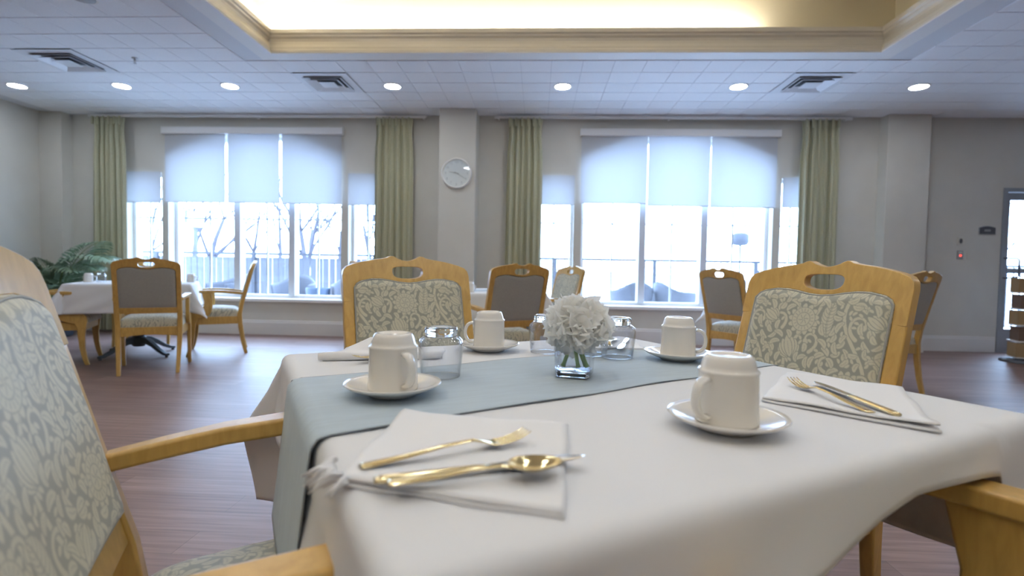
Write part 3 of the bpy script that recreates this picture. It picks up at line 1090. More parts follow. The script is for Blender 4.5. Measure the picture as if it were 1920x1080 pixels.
    A, B = np.meshgrid(np.linspace(-1, 1, nu), np.linspace(-1, 1, nv))
    def ease(q):
        return np.sign(q) * (1 - (1 - np.abs(q)) ** 1.35)
    A, B = ease(A), ease(B)
    hwid = .232 + .020 * (B + 1) / 2
    X = A * hwid * (1 - .012 * B ** 8)
    Y = .245 + B * .245 + .012 * (1 - A ** 2) * (B > 0) * B ** 4
    prof = ((1 - np.abs(A) ** 9) * (1 - np.abs(B) ** 9)) ** .38
    Zs = .400 + .088 * prof + .022 * (1 - A ** 2) * (1 - B ** 2)
    seat = link('seat', np_grid('seat', np.stack([X, Y, Zs], -1), X + .37 + (Zs - .48) * .0, Y + .08 + (Zs - .50) * .6, M['damask']), M['damask'], t)
    part('seat_base', MB().box(-.222, .222, .012, .455, .395, .404), M['backcloth'], seat)
    # arms and their swept front legs
    for s in (-1, 1):
        secs = []
        for y, x, z, w, th in ((-.040, .236, .650, .034, .030), (.04, .246, .660, .042, .031), (.13, .259, .669, .050, .032), (.23, .266, .673, .056, .032), (.32, .262, .672, .056, .031), (.375, .254, .669, .050, .029)):
            secs.append([Vector((s * x + a * w / 2, y, z + b * th / 2)) for a, b in ((-1, -1), (1, -1), (1, 1), (-1, 1))])
        part('arm', MB().sweep(None, secs), M['wood'], t, bevel=.007, seg=3)
        front = [(.352, .662), (.338, .605), (.328, .565), (.330, .530), (.345, .506), (.375, .493), (.415, .488), (.452, .476), (.474, .452), (.480, .415), (.470, .34), (.462, .26), (.464, .16), (.480, .06), (.496, 0)]
        back = [(.460, 0), (.440, .06), (.420, .16), (.410, .26), (.404, .34), (.385, .385), (.33, .40), (.285, .42), (.262, .46), (.252, .52), (.250, .57), (.254, .61), (.262, .662)]
        leg = part('front_leg', MB().slab(front + back, [], s * .245, s * .276, lambda a, b, q: (q, a, b)), M['wood'], t, bevel=.006)
        part('glide', MB().lathe([(0, .0), (.012, .0), (.012, .004), (0, .004)], 10, s * .26, .478), M['brass'], leg)
    return t

# near table frame of reference
TC = Vector((.0925, 1.027, 0))
TA = math.radians(30)
U = Vector((math.cos(TA), math.sin(TA), 0))
V = Vector((-math.sin(TA), math.cos(TA), 0))
def tl(u, v, z=0.0, c=TC):
    return c + U * u + V * v + Vector((0, 0, z))
def face(d):
    return math.atan2(d.y, d.x) - math.pi / 2
LT = Vector((-4.15, 5.25, 0))
MT = Vector((-.60, 4.88, 0))
RTB = Vector((2.58, 5.42, 0))
chair0 = make_chair('honey maple armchair with cream damask back facing us, between near table and clock pillar')
chair0.location = tl(-.03, 1.00)
chair0.rotation_euler = (0, 0, face(-V))
CH = [
    (tl(.815, .115), -U, 'honey maple armchair with cream damask back, nearest to the knife and fork without spoon'),
    (tl(-.752, -.055), U, 'maple armchair whose back rises beside the fork, knife and spoon setting'),
    (tl(.045, -.825), V, 'maple armchair showing only arm, swept front leg and seat under the near table'),
    (Vector((-3.365, 4.38, 0)), V, 'maple armchair with plain grey back turned to us at the palm-side table'),
    (Vector((-3.31, 5.67, 0)), -U, 'maple armchair seen side-on at the palm-side table, beside the window sill'),
    (Vector((-4.72, 4.64, 0)), U, 'maple armchair in front of the potted palm, arm under the hanging cloth'),
    (Vector((-4.80, 6.22, 0)), -V, 'maple armchair on the window side of the palm-side table'),
    (Vector((-.19, 3.97, 0)), V, 'maple armchair with plain grey back turned to us, behind the white flowers'),
    (Vector((.235, 5.41, 0)), -U, 'slanting maple armchair at the middle table beside the door-side window'),
    (Vector((-1.43, 4.46, 0)), U, 'maple armchair at the middle table, mostly hidden behind the damask chair'),
    (Vector((1.80, 4.98, 0)), U, 'maple armchair with plain grey back standing below the door-side window'),
    (Vector((2.96, 4.36, 0)), V, 'maple armchair with dark shaded edge behind the nearest damask chair, toward the door'),
]
for pos, d, lab in CH:
    dup(chair0, pos, face(d), lab)

# ------------------------------------------------------------------ tables and cloths
def make_table(lab, c):
    t = thing('pedestal_table', lab, 'table', c, TA, 'square pedestal tables')
    part('tabletop', MB().box(-.505, .505, -.505, .505, .715, .748), M['board'], t, bevel=.006)
    part('column', MB().lathe([(0, .16), (.045, .16), (.05, .2), (.038, .26), (.038, .62), (.06, .69), (.20, .705), (.20, .714), (0, .714)], 24), M['castiron'], t, smooth=True)
    part('hub', MB().lathe([(0, .09), (.05, .09), (.075, .12), (.075, .17), (.055, .2), (0, .2)], 20), M['castiron'], t, smooth=True)
    for k in range(4):
        a = math.radians(45 + 90 * k)
        dx, dy = math.cos(a), math.sin(a)
        secs = []
        for r, z, w, h in ((.04, .155, .06, .075), (.12, .15, .055, .06), (.20, .115, .05, .045), (.28, .065, .045, .036), (.35, .034, .045, .03), (.40, .026, .05, .024)):
            secs.append([Vector((dx * r - dy * a_ * w / 2, dy * r + dx * a_ * w / 2, z + b_ * h / 2)) for a_, b_ in ((-1, -1), (1, -1), (1, 1), (-1, 1))])
        ft = part('foot', MB().sweep(None, secs), M['castiron'], t, bevel=.006)
        part('glide', MB().lathe([(0, 0), (.016, 0), (.012, .02), (0, .02)], 10, dx * .385, dy * .385), M['castiron'], ft)
    return t
CLOTH_FN = {}
def make_cloth(lab, c, over, grp, seed=0, n=150, hem=None):
    # over: overhang (+u, +v, -u, -v)
    H, R, zt = .512, .018, .7555
    rnd = random.Random(seed)
    phs = [rnd.uniform(0, 6.28) for _ in range(8)]
    def fn(a, b):
        s = -(H + over[2]) + a * (2 * H + over[0] + over[2])
        o3 = over[3] if hem is None else float(np.interp(s, [k[0] for k in hem], [k[1] for k in hem]))
        q = -(H + o3) + b * (2 * H + over[1] + o3)
        h = H - R
        nx, ny = max(-h, min(h, s)), max(-h, min(h, q))
        du, dv = s - nx, q - ny
        r = math.hypot(du, dv)
        z0 = zt + .0006 * math.sin(s * 9 + phs[0]) * math.sin(q * 7 + phs[1])
        if r < 1e-6:
            return (s, q, z0)
        ux, uy = du / r, dv / r
        corner = (2 * abs(ux * uy)) ** 1.4
        arc = R * math.pi / 2
        if r < arc:
            th = r / R
            off, dz = R * math.sin(th), R * (1 - math.cos(th))
        else:
            l = r - arc
            along = (s * abs(uy) + q * abs(ux))
            wave = .55 * math.sin(along * 8.5 + phs[2] + phs[3] * (1 if ux > 0 else 2)) + .45 * math.sin(along * 15 + phs[4])
            fl = .07 + .06 * wave * (1 - corner) + .46 * corner
            off = R + l * fl
            dz = R + l * math.sqrt(max(.1, 1 - fl * fl))
            off += .006 * math.sin(l * 40 + along * 20) * min(1, l * 6)
        return (nx + ux * off, ny + uy * off, z0 - dz)
    CLOTH_FN[seed] = fn
    o = link('tablecloth', MB().grid(fn, n, n).mesh('tablecloth', True), M['linen'], None, c, TA)
    tag(o, lab, 'tablecloth', grp)
    m = o.modifiers.new('thick', 'SOLIDIFY')
    m.thickness = .0016
    m.offset = 1
    return o
make_table('dark iron pedestal table under the near white cloth', TC)
cloth = make_cloth('white linen cloth spread over the near table with the place settings', TC, (.26, .385, .16, .095), 'white tablecloths', 3,
                   hem=[(-.7, .14), (-.2, .11), (-.05, .09), (.06, .06), (.14, .045), (.30, .05), (.345, .055), (.375, .13), (.44, .21), (.52, .25), (.8, .27)])
tagm = mat('hem_label_ink', (0.30, 0.31, 0.30), 0.8)
make_table('dark iron pedestal table standing beside the potted palm', LT)
make_cloth('white cloth hanging in points over the palm-side table', LT, (.27, .27, .27, .27), 'white tablecloths', 4, 90)
make_table('pedestal table behind the damask chair near the clock pillar', MT)
make_cloth('white cloth over the table behind the white flowers', MT, (.27, .27, .27, .27), 'white tablecloths', 5, 90)
make_table('pedestal table hidden behind the damask chair on the door side', RTB)
make_cloth('white cloth over the table behind the door-side damask chair', RTB, (.27, .27, .27, .27), 'white tablecloths', 6, 90)

# runners
def make_runner(lab, c, line_near, line_far, hang0, hang1, n=90):
    H, R, zt = .521, .018, .7582
    def fn(a, b):
        s = -(H + hang0) + a * (2 * H + hang0 + hang1)
        sc = max(-H, min(H, s))
        k = (sc + H) / (2 * H)
        q0 = line_near[0] + (line_near[1] - line_near[0]) * k
        q1 = line_far[0] + (line_far[1] - line_far[0]) * k
        q = q0 + (q1 - q0) * b
        edge = min(b, 1 - b)
        wob = .0035 * math.sin(s * 17 + (3 if b > .5 else 0)) * (1 if edge < .08 else 0) * (1 - edge / .08)
        q += wob
        z = zt + .0007 * math.sin(s * 23 + q * 9) + .0008 * math.sin(q * 31)
        h = H - R
        if abs(s) <= h:
            return (s, q, z)
        sg = 1 if s > 0 else -1
        r = abs(s) - h
        arc = R * math.pi / 2
        if r < arc:
            th = r / R
            return (sg * (h + R * math.sin(th)), q, z - R * (1 - math.cos(th)))
        l = r - arc
        return (sg * (h + R + l * .11), q + .02 * l * math.sin(q * 20), z - R - l)
    t = thing('table_runner', lab, 'table runner', c, TA, 'blue grey table runners')
    cl = part('cloth', MB().grid(fn, n, 40), M['runner'], t, smooth=True)
    m = cl.modifiers.new('thick', 'SOLIDIFY')
    m.thickness = .0014
    m.offset = 1
    for b in (0.0, 1.0):
        pts = [Vector(fn(i / 80, b)) + Vector((0, -.0004 if b == 0 else .0004, .0008)) for i in range(81)]
        part('stitched_hem', MB().tube(pts, .0009, 5), M['runner_edge'], cl, smooth=True)
make_runner('blue grey table runner crossing the near table under cups and vase', TC, (-.172, -.055), (.19, .27), .24, .035)
make_runner('blue grey table runner hanging over the table behind the white flowers', MT, (-.16, -.16), (.16, .16), .25, .25, 50)

# woven care label at the hanging corner of the near cloth
cf = CLOTH_FN[3]
def tagfn(a, b):
    p = Vector(cf(.004 + .016 * a, .915 + .03 * b))
    d = Vector((p.x, p.y, 0)).normalized()
    return p + d * .004
part('care_label', MB().grid(tagfn, 4, 5), tagm, cloth, label='small grey woven care label on the hem')

# ------------------------------------------------------------------ crockery
def make_cup_set(lab, labs, pos, hd, grp):
    # saucer (own thing) and upside-down cup (own thing)
    s = thing('saucer', labs, 'saucer', pos, 0, 'white saucers')
    part('dish', MB().lathe([(0, .006), (.028, .006), (.036, .0075), (.052, .012), (.070, .0185), (.0775, .0205), (.0785, .0190), (.074, .0155), (.056, .0075), (.043, .003), (.040, 0), (.034, 0), (.032, .003), (0, .003)], 56), M['porcelain'], s, smooth=True)
    p = Vector(pos) + Vector((0, 0, .0085))
    c = thing('coffee_cup', lab, 'cup', p, hd, grp)
    # upside down: rim at the bottom, foot on top
    part('body', MB().lathe([(.0385, 0), (.0402, .0012), (.0405, .004), (.0392, .03), (.0387, .055), (.0385, .0665), (.0393, .0685), (.0396, .0705), (.0382, .072), (.0362, .0735), (.0352, .078), (.0325, .0868), (.0300, .0908), (.0275, .0922), (.0245, .0922), (.0228, .0905), (.021, .0893), (0, .0893)], 56), M['porcelain'], c, smooth=True)
    part('lining', MB().lathe([(.0385, 0), (.0365, .0015), (.0355, .03), (.0350, .066), (.030, .079), (0, .082)], 48), M['porcelain'], c, smooth=True)
    pts = []
    for k in range(17):
        a = math.radians(-86 + 172 * k / 16)
        pts.append((.0375 + .0245 * math.cos(a) ** .7, 0, .037 + .0255 * math.sin(a)))
    secs = []
    P = [Vector(q) for q in pts]
    for i, q in enumerate(P):
        tg = (P[min(i + 1, 16)] - P[max(i - 1, 0)]).normalized()
        nr = Vector((tg.z, 0, -tg.x))
        w = .0072 if 2 < i < 14 else .0085
        secs.append([q + Vector((0, 1, 0)) * (w * math.cos(2 * math.pi * k / 12)) + nr * (.0043 * math.sin(2 * math.pi * k / 12)) for k in range(12)])
    part('handle', MB().sweep(None, secs), M['porcelain'], c, smooth=True)
    return s, c
ZR = .7612
ZC = .7585
def at_px(px, py, z):
    p = on_z(px, py, z)
    return Vector((p.x, p.y, z))
sets = [((737, 720), ZR, -48, 'upside-down white cup with handle toward us, on the runner end', 'white saucer on the runner end beside the near napkin'),
        ((917, 645), ZC, 182, 'upside-down white cup with handle toward the damask chair, on plain cloth', 'white saucer on plain cloth near the damask chair and clock pillar'),
        ((1271, 661), ZR, -8, 'upside-down white cup standing on the runner beside the vase', 'white saucer on the runner beyond the vase'),
        ((1363, 780), ZC, 212, 'upside-down white cup near the knife and fork without spoon', 'white saucer on plain cloth near the knife and fork without spoon')]
for (px, py), z, hd, lc, ls in sets:
    q = at_px(px, py, z + .016)
    make_cup_set(lc, ls, (q.x, q.y, z), math.radians(hd), 'upside-down coffee cups')

def make_glass(lab, pos, k=1.0):
    t = thing('drinking_glass', lab, 'glass', pos, 0, 'upside-down drinking glasses')
    part('bowl', MB().lathe([(.0365, 0), (.0375, .0008), (.0385, .012), (.0410, .035), (.0428, .055), (.0430, .064), (.0405, .072), (.0345, .0765), (.0305, .0785), (.028, .076), (.036, .071), (.0395, .064), (.0405, .055), (.0390, .035), (.0367, .012), (.0358, .0008), (.0365, 0)], 56), M['glass'], t, smooth=True)
    part('foot', MB().lathe([(0, .0785), (.0300, .079), (.0302, .082), (.0320, .085), (.0312, .0925), (.0285, .0955), (.022, .0955), (.020, .0935), (0, .0925)], 56), M['solidglass'], t, smooth=True)
    part('rim', MB().tube([(.0366 * math.cos(a), .0366 * math.sin(a), .0009) for a in [2 * math.pi * k / 56 for k in range(56)]], .0009, 6, closed=True), M['solidglass'], t, smooth=True)
    return t
for px, py, z, lab in ((826, 705, ZR, 'upside-down clear drinking glass behind the cup on the runner end'),
                       (1022, 660, ZC, 'upside-down clear drinking glass beside the vase, on plain cloth'),
                       (1157, 669, ZR, 'upside-down clear drinking glass in front of the farthest napkin'),
                       (1109, 664, ZR, 'upside-down clear drinking glass mostly hidden behind the white flowers')):
    make_glass(lab, at_px(px, py, z))

# ------------------------------------------------------------------ vase and flowers
vz = ZR
vb = at_px(1077, 703, vz)
va = math.radians(-14)
vase = thing('flower_vase', 'square clear glass vase holding white flowers on the runner', 'vase', vb, va)
def rsq(h, r, n=4):
    pts = []
    for cx_, cy_, a0 in ((1, 1, 0), (-1, 1, 90), (-1, -1, 180), (1, -1, 270)):
        for k in range(n + 1):
            a = math.radians(a0 + 90 * k / n)
            pts.append((cx_ * (h - r) + r * math.cos(a), cy_ * (h - r) + r * math.sin(a)))
    return pts
def vring(h, r, z):
    return [Vector((a, b, z)) for a, b in rsq(h, r)]
part('glass_body', MB().sweep(None, [vring(.030, .006, 0), vring(.0335, .007, .003), vring(.0345, .007, .02), vring(.0375, .007, .098), vring(.0372, .0065, .0995), vring(.0352, .0055, .0995), vring(.0322, .005, .02), vring(.030, .005, .013)]), M['glass'], vase, smooth=True)
part('thick_base', MB().sweep(None, [vring(.0305, .006, .0004), vring(.0322, .0065, .003), vring(.0318, .006, .0125)]), M['solidglass'], vase, bevel=.0015)
bq = thing('flower_bouquet', 'ruffled white hydrangea bouquet with green stems in the square vase', 'flowers', vb + Vector((0, 0, .0)))
for k, (ex, ey) in enumerate(((-.024, -.008), (.006, -.016), (.022, .004), (.024, -.012))):
    top_ = Vector((.002 * k - .004, .002, .098))
    mid = Vector((.004 * (k - 1.5), 0, .06))
    end = Vector((ex, ey, .018))
    pts = [top_ * (1 - s) ** 2 + mid * 2 * s * (1 - s) + end * s * s for s in [i / 10 for i in range(11)]]
    part('stem', MB().tube(pts, [.0038 + .0012 * (i == 10) for i in range(11)], 8), M['stem'], bq, smooth=True)
def petal_mesh(seed):
    rnd = random.Random(seed)
    ph = [rnd.uniform(0, 6.28) for _ in range(4)]
    def fn(a, b):
        u = (a - .5) * 2
        w = .022 * (math.sin(math.pi * (.08 + .80 * b)) ** .7)
        l = .034 * b
        ruf = .0022 * b * b * math.sin(u * 5 + ph[0]) + .0010 * b * math.sin(u * 9 + ph[1])
        cup = .012 * b * b + .007 * u * u * b
        edge = 1 + .07 * math.sin(u * 7 + ph[2]) * (b > .8)
        return (u * w, l * edge * (1 - .12 * u * u), cup + ruf)
    return MB().grid(fn, 13, 9).mesh('petal', True)
petals = [petal_mesh(k) for k in range(5)]
for p_ in petals:
    p_.materials.append(M['petal'])
rnd = random.Random(11)
hc = Vector((.004, .002, .099))
rx, ry, rz_ = .049, .046, .043
NP = 125
for k in range(NP):
    zf = 1 - 1.75 * (k + .5) / NP
    ph = k * 2.399963
    rr = math.sqrt(max(0, 1 - zf * zf))
    n = Vector((rr * math.cos(ph), rr * math.sin(ph), zf))
    pos = hc + Vector((n.x * rx, n.y * ry, n.z * rz_)) * rnd.uniform(.72, .95)
    o = link('petal', petals[k % 5], M['petal'], bq, pos)
    tang = n.cross(Vector((rnd.uniform(-1, 1), rnd.uniform(-1, 1), rnd.uniform(-1, 1)))).normalized()
    zdir = (n + tang * rnd.uniform(-.22, .22)).normalized()
    ydir = (tang - zdir * tang.dot(zdir)).normalized()
    xdir = ydir.cross(zdir)
    mtx = Matrix((xdir, ydir, zdir)).transposed().to_4x4()
    sc_ = rnd.uniform(1.0, 1.3)
    o.matrix_local = Matrix.Translation(pos - ydir * .012) @ mtx @ Matrix.Scale(sc_, 4)
part('flower_core', MB().lathe([(0, -.034), (.02, -.030), (.034, -.012), (.036, .008), (.024, .028), (0, .034)], 20), M['petal'], bq, smooth=True, loc=hc)
for px, py, dx, dz in ((-.014, -.047, .006, -.016), (-.004, -.047, .012, .003), (.030, -.044, .004, .006), (.021, -.047, .003, -.008), (-.026, -.043, .001, -.003)):
    a = Vector((px, py, .096 + (.004 if px < 0 else 0)))
    part('stamen', MB().tube([a, a + Vector((dx * .5, -.002, dz * .5)), a + Vector((dx, -.001, dz))], .0007, 5), M['stamen'], bq, smooth=True)

# ------------------------------------------------------------------ napkins
def napkin(lab, quad, lift=None, seed=0, layers=2, thick=.0032, roll=0.0):
    # folded sheet laid back and forth on a quad of (u, v); edge a=0 and a=1 are the folds
    rnd = random.Random(seed)
    ph = [rnd.uniform(0, 6.28) for _ in range(6)]
    q = [Vector((*c_, 0)) for c_ in quad]
    n = 22
    samples = []
    for L in range(layers):
        for i in range(n):
            s = i / (n - 1)
            a = s if L % 2 == 0 else 1 - s
            samples.append((a, L, s))
    ns = len(samples)
    nb = 26
    vs = []
    for j in range(nb):
        b = j / (nb - 1)
        for (a, L, s) in samples:
            ins = .012 * L * (1 if L % 2 else .6)
            aa = .5 + (a - .5) * (1 - ins)
            bb = .5 + (b - .5) * (1 - ins * 1.4)
            P = (q[0] * (1 - aa) + q[1] * aa) * (1 - bb) + (q[3] * (1 - aa) + q[2] * aa) * bb
            endl = max(0, (abs(s - .5) * 2 - .82) / .18)
            z = thick * (L + .5 * (endl ** 2) * (1 if s > .5 else -1) * (1 if 0 < L + (1 if s > .5 else -1) < layers or True else 0) * .9)
            if (L == 0 and s < .5) or (L == layers - 1 and s > .5):
                z = thick * L
            z += .0009 * math.sin(aa * 9 + ph[0] + L) * math.sin(bb * 7 + ph[1])
            edge = max(0, 1 - 8 * min(aa, 1 - aa, bb, 1 - bb))
            z += .0009 * edge * (L / max(1, layers - 1)) * (1 + math.sin(aa * 11 + bb * 13 + ph[2]))
            P = P + (Vector((math.sin(bb * 14 + ph[3]), math.sin(aa * 12 + ph[4]), 0)) * .0022 * edge)
            if lift:
                z += lift(aa, bb, L)
            vs.append((P.x, P.y, max(0, z) + .0006))
    fs = [(j * ns + i, j * ns + i + 1, (j + 1) * ns + i + 1, (j + 1) * ns + i) for j in range(nb - 1) for i in range(ns - 1)]
    o = link('napkin', MB().add(vs, fs).mesh('napkin', True), M['napkin'], None, (TC.x, TC.y, ZC), TA)
    m = o.modifiers.new('thick', 'SOLIDIFY')
    m.thickness = thick
    m.offset = 0
    tag(o, lab, 'napkin', 'folded white napkins')
    return o
nk1 = napkin('folded white napkin under the fork, knife and spoon', [(-.515, -.325), (-.39, -.112), (-.205, -.262), (-.352, -.478)], seed=1,
       lift=lambda a, b, L: .003 * L * max(0, 1 - b * 3))
nk3 = napkin('folded white napkin under the knife and fork without spoon', [(.235, -.492), (.165, -.272), (.423, -.135), (.487, -.322)], seed=2,
       lift=lambda a, b, L: (.004 * max(0, 1 - b * 4) * max(0, min(1, 2.4 * a - .6)) + .010 * max(0, 1 - b * 5) * (1 - a) ** 2) * (L + .6) / 2)
nk2 = napkin('rolled white napkin behind the cup on the runner end', [(-.435, .375), (-.19, .300), (-.13, .43), (-.36, .50)], seed=3, layers=2, thick=.004,
       lift=lambda a, b, L: .10 * L * max(0, b - .72) * max(0, 1 - 4 * abs(a - .25)))
rq = [Vector((-.445, .376, .009)) + (Vector((-.185, .296, .009)) - Vector((-.445, .376, .009))) * (k / 14) + Vector((0, 0, .0008 * math.sin(k))) for k in range(15)]
part('rolled_edge', MB().tube(rq, [.0085 + .0012 * math.sin(k * .7) for k in range(15)], 12), M['napkin'], nk2, smooth=True)
nk4 = napkin('folded white napkin behind the upside-down glass near the far corner', [(.215, .290), (.355, .225), (.45, .385), (.31, .45)], seed=4)
# frayed corner threads of the near napkin
fr = MB()
rnd = random.Random(3)
for k in range(26):
    s = k / 25
    a = Vector((-.505 - .010 * math.sin(s * 3), -.338 + .052 * s, .004 + .010 * rnd.random()))
    e = a + Vector((-.016 - .012 * rnd.random(), rnd.uniform(-.012, .012), -.004 - .010 * rnd.random()))
    fr.tube([a, (a + e) / 2 + Vector((0, 0, .003)), e], [.0024, .002, .0009], 5)
part('frayed_edge', fr, M['napkin'], nk1, smooth=True)

# ------------------------------------------------------------------ cutlery
def prof_strip(pts, n=10):
    # pts: (s along, half width, z, thickness, crown); returns closed blade-like strip
    secs = []
    for s, w, z, th, cr in pts:
        ring = []
        for k in range(n):
            a = 2 * math.pi * k / n
            x = w * math.cos(a)
            ring.append(Vector((x, s, z + th / 2 * math.sin(a) + cr * (1 - (x / max(w, 1e-5)) ** 2))))
        secs.append(ring)
    return secs
def smooth_prof(keys, n):
    ks = np.array(keys)
    s = np.linspace(ks[0, 0], ks[-1, 0], n)
    return [(t_, *[float(np.interp(t_, ks[:, 0], ks[:, c_])) for c_ in range(1, ks.shape[1])]) for t_ in s]
def place(o, a, b, z):
    # handle end a, working tip b in table (u, v)
    A_, B_ = tl(*a, z), tl(*b, z)
    o.location = A_
    d = B_ - A_
    o.rotation_euler = (0, 0, math.atan2(d.y, d.x) - math.pi / 2)
def make_fork(lab, a, b, z):
    t = thing('fork', lab, 'fork', group='gold forks')
    k = [(0, .0075, .003, .0034, .0), (.01, .0085, .003, .0034, .0004), (.05, .006, .0055, .0034, .0004), (.09, .0038, .0095, .0036, 0), (.125, .0032, .011, .0034, 0), (.138, .006, .0075, .0028, 0), (.148, .0105, .0045, .0024, -.0004), (.158, .0122, .0042, .0022, -.0006)]
    part('handle', MB().sweep(None, prof_strip(smooth_prof(k, 34), 12)), M['gold'], t, smooth=True)
    for j in range(4):
        x = -.0093 + .0062 * j
        kk = [(.155, .0022, .0042, .002, 0), (.170, .0021, .0050, .002, 0), (.185, .0018, .0085, .0018, 0), (.196, .0009, .0135, .0012, 0)]
        secs = prof_strip(smooth_prof(kk, 10), 8)
        part('tine', MB().sweep(None, [[q + Vector((x * (1 - .06 * i / 9), 0, 0)) for q in r] for i, r in enumerate(secs)]), M['gold'], t, smooth=True)
    place(t, a, b, z)
def make_knife(lab, a, b, z, yaw=0):
    t = thing('knife', lab, 'knife', group='gold table knives')
    k = [(0, .0055, .004, .006, 0), (.008, .0078, .004, .0068, 0), (.06, .0066, .0042, .0062, 0), (.10, .0055, .0045, .0055, 0), (.112, .006, .0045, .004, 0)]
    part('handle', MB().sweep(None, prof_strip(smooth_prof(k, 24), 12)), M['gold'], t, smooth=True)
    k = [(.108, .0055, .0045, .0036, 0), (.125, .0088, .0045, .0026, 0), (.175, .0098, .0045, .0022, 0), (.20, .0085, .0045, .0018, 0), (.214, .005, .0045, .0014, 0), (.220, .001, .0045, .001, 0)]
    part('blade', MB().sweep(None, prof_strip(smooth_prof(k, 24), 10)), M['blade'], t, smooth=True)
    place(t, a, b, z)
def make_spoon(lab, a, b, z):
    t = thing('spoon', lab, 'spoon', group='gold spoons')
    k = [(0, .0070, .003, .0034, .0), (.008, .0080, .003, .0034, .0004), (.05, .0055, .0052, .0034, .0004), (.085, .0034, .009, .0036, 0), (.108, .003, .009, .0034, 0), (.118, .0045, .007, .003, 0)]
    part('handle', MB().sweep(None, prof_strip(smooth_prof(k, 30), 12)), M['gold'], t, smooth=True)
    def fn(p, q):
        s = p
        ang = q * 2 * math.pi
        r = s
        x = r * .0185 * math.cos(ang)
        y = .142 + r * .0285 * math.sin(ang) * (1 + .0 * math.sin(ang))
        zz = .0015 + .0085 * r ** 2.2
        return (x * (1 - .16 * math.sin(ang)), y, zz)
    bowl = part('bowl', MB().grid(lambda a_, b_: fn(max(.02, b_), a_), 36, 10, closed_u=True), M['gold'], t, smooth=True)
    m = bowl.modifiers.new('thick', 'SOLIDIFY')
    m.thickness = .0012
    place(t, a, b, z)
ZN = ZC + .0072
make_fork('champagne gold fork on the napkin beside knife and spoon', (-.489, -.314), (-.303, -.306), ZN)
make_knife('champagne gold knife lying under the spoon on the napkin', (-.485, -.357), (-.293, -.383), ZN)
make_spoon('champagne gold spoon with shiny bowl on the napkin', (-.477, -.377), (-.331, -.405), ZN + .0045)
make_fork('champagne gold fork beside the single knife, tines toward the damask chair', (.226, -.410), (.301, -.240), ZN)
make_knife('champagne gold knife lying alone beside a fork', (.244, -.437), (.346, -.253), ZN)
make_fork('gold fork half hidden in the rolled napkin', (-.22, .405), (-.335, .325), ZN)
make_fork('gold fork on the farthest napkin behind the glass', (.38, .38), (.28, .28), ZN)
make_knife('gold knife on the farthest napkin behind the glass', (.41, .36), (.31, .26), ZN)

# crockery on the farther tables
def far_cup(lab, pos):
    c = thing('coffee_cup', lab, 'cup', pos, math.radians(40), 'upside-down coffee cups')
    part('body', MB().lathe([(.0405, 0), (.039, .05), (.0385, .0665), (.0396, .0705), (.0352, .078), (.0300, .0908), (.0245, .0922), (0, .09)], 28), M['porcelain'], c, smooth=True)
    pts = [(.0375 + .0245 * math.cos(math.radians(a)), 0, .037 + .0255 * math.sin(math.radians(a))) for a in range(-90, 91, 20)]
    part('handle', MB().tube(pts, .005, 8), M['porcelain'], c, smooth=True)
for (px, py, lab) in ((166, 529, 'white cup on the palm-side table near the palm fronds'), (352, 527, 'white cup on the palm-side table near the window')):
    q = at_px(px, py, .758)
    if px > 300:
        q = Vector((LT.x + .36, LT.y + .30, .758))
    far_cup(lab, q)
q = at_px(190, 529, .758)
make_glass('upside-down clear glass on the palm-side table beside a cup', q)
q = Vector((MT.x + .02, MT.y - .40, .761))
far_cup('white cup on the middle table at the edge of the damask chair', q)

# ------------------------------------------------------------------ potted palm
pp = thing('potted_palm', 'feathery green palm in a dark planter in the corner', 'potted plant', (-6.12, 6.36, 0))
part('planter', MB().lathe([(0, 0), (.15, 0), (.17, .02), (.20, .34), (.205, .36), (.19, .36), (.18, .33), (0, .33)], 4 * 7), M['pot'], pp, smooth=True)
part('soil', MB().lathe([(0, .338), (.18, .332)], 20), M['soil'], pp)
def frond_mesh(L, curl_, seed):
    rnd = random.Random(seed)
    mb = MB()
    spine = []
    x, z, a = 0.0, 0.0, math.radians(82)
    n = 24
    for k in range(n):
        spine.append(Vector((x, 0, z)))
        a -= curl_ / n * (.35 + 1.5 * k / n)
        x += math.cos(a) * L / n
        z += math.sin(a) * L / n
    mb.tube(spine, [.008 * (1 - .8 * k / n) + .001 for k in range(n)], 5)
    lv = MB()
    for k in range(8, n):
        s = k / (n - 1)
        p0 = spine[k]
        tg = (spine[min(k + 1, n - 1)] - spine[k - 1]).normalized()
        ll = .30 * L * math.sin(math.pi * (.25 + .72 * (s - .33) / .67)) + .03
        for sg in (-1, 1):
            for h in (0, .5):
                q0 = p0 + tg * (L / n * h)
                d = (Vector((0, sg, 0)) * .8 + tg * .65 + Vector((0, 0, rnd.uniform(-.05, .12)))).normalized()
                wv = tg.cross(d).cross(d).normalized() * .011
                dr = Vector((0, 0, -.35 * ll))
                m1 = q0 + d * ll * .45 + dr * .12
                m2 = q0 + d * ll * .8 + dr * .5
                e = q0 + d * ll * .98 + dr
                lv.add([q0, m1 - wv, m1 + wv, m2 - wv * .8, m2 + wv * .8, e], [(0, 1, 2), (1, 3, 4, 2), (3, 5, 4)])
    return mb.mesh('stalk', True), lv.mesh('frond_leaflets', False)
rnd = random.Random(8)
protos = [frond_mesh(1.25, 1.25, 1), frond_mesh(1.15, 1.9, 2), frond_mesh(1.0, .95, 3), frond_mesh(1.1, 1.7, 4)]
for k in range(17):
    st, lv = protos[k % 4]
    a = k * 2.39996 + rnd.uniform(-.2, .2)
    f_ = link('frond', lv, M['leafg'], pp, (.05 * math.cos(a), .05 * math.sin(a), .33), a)
    toward = max(0, math.sin(a)) + .6 * max(0, -math.cos(a))
    f_.scale = [rnd.uniform(.8, 1.0) * (1 - .42 * min(1, toward))] * 3
    link('stalk', st, M['stalk'], f_)
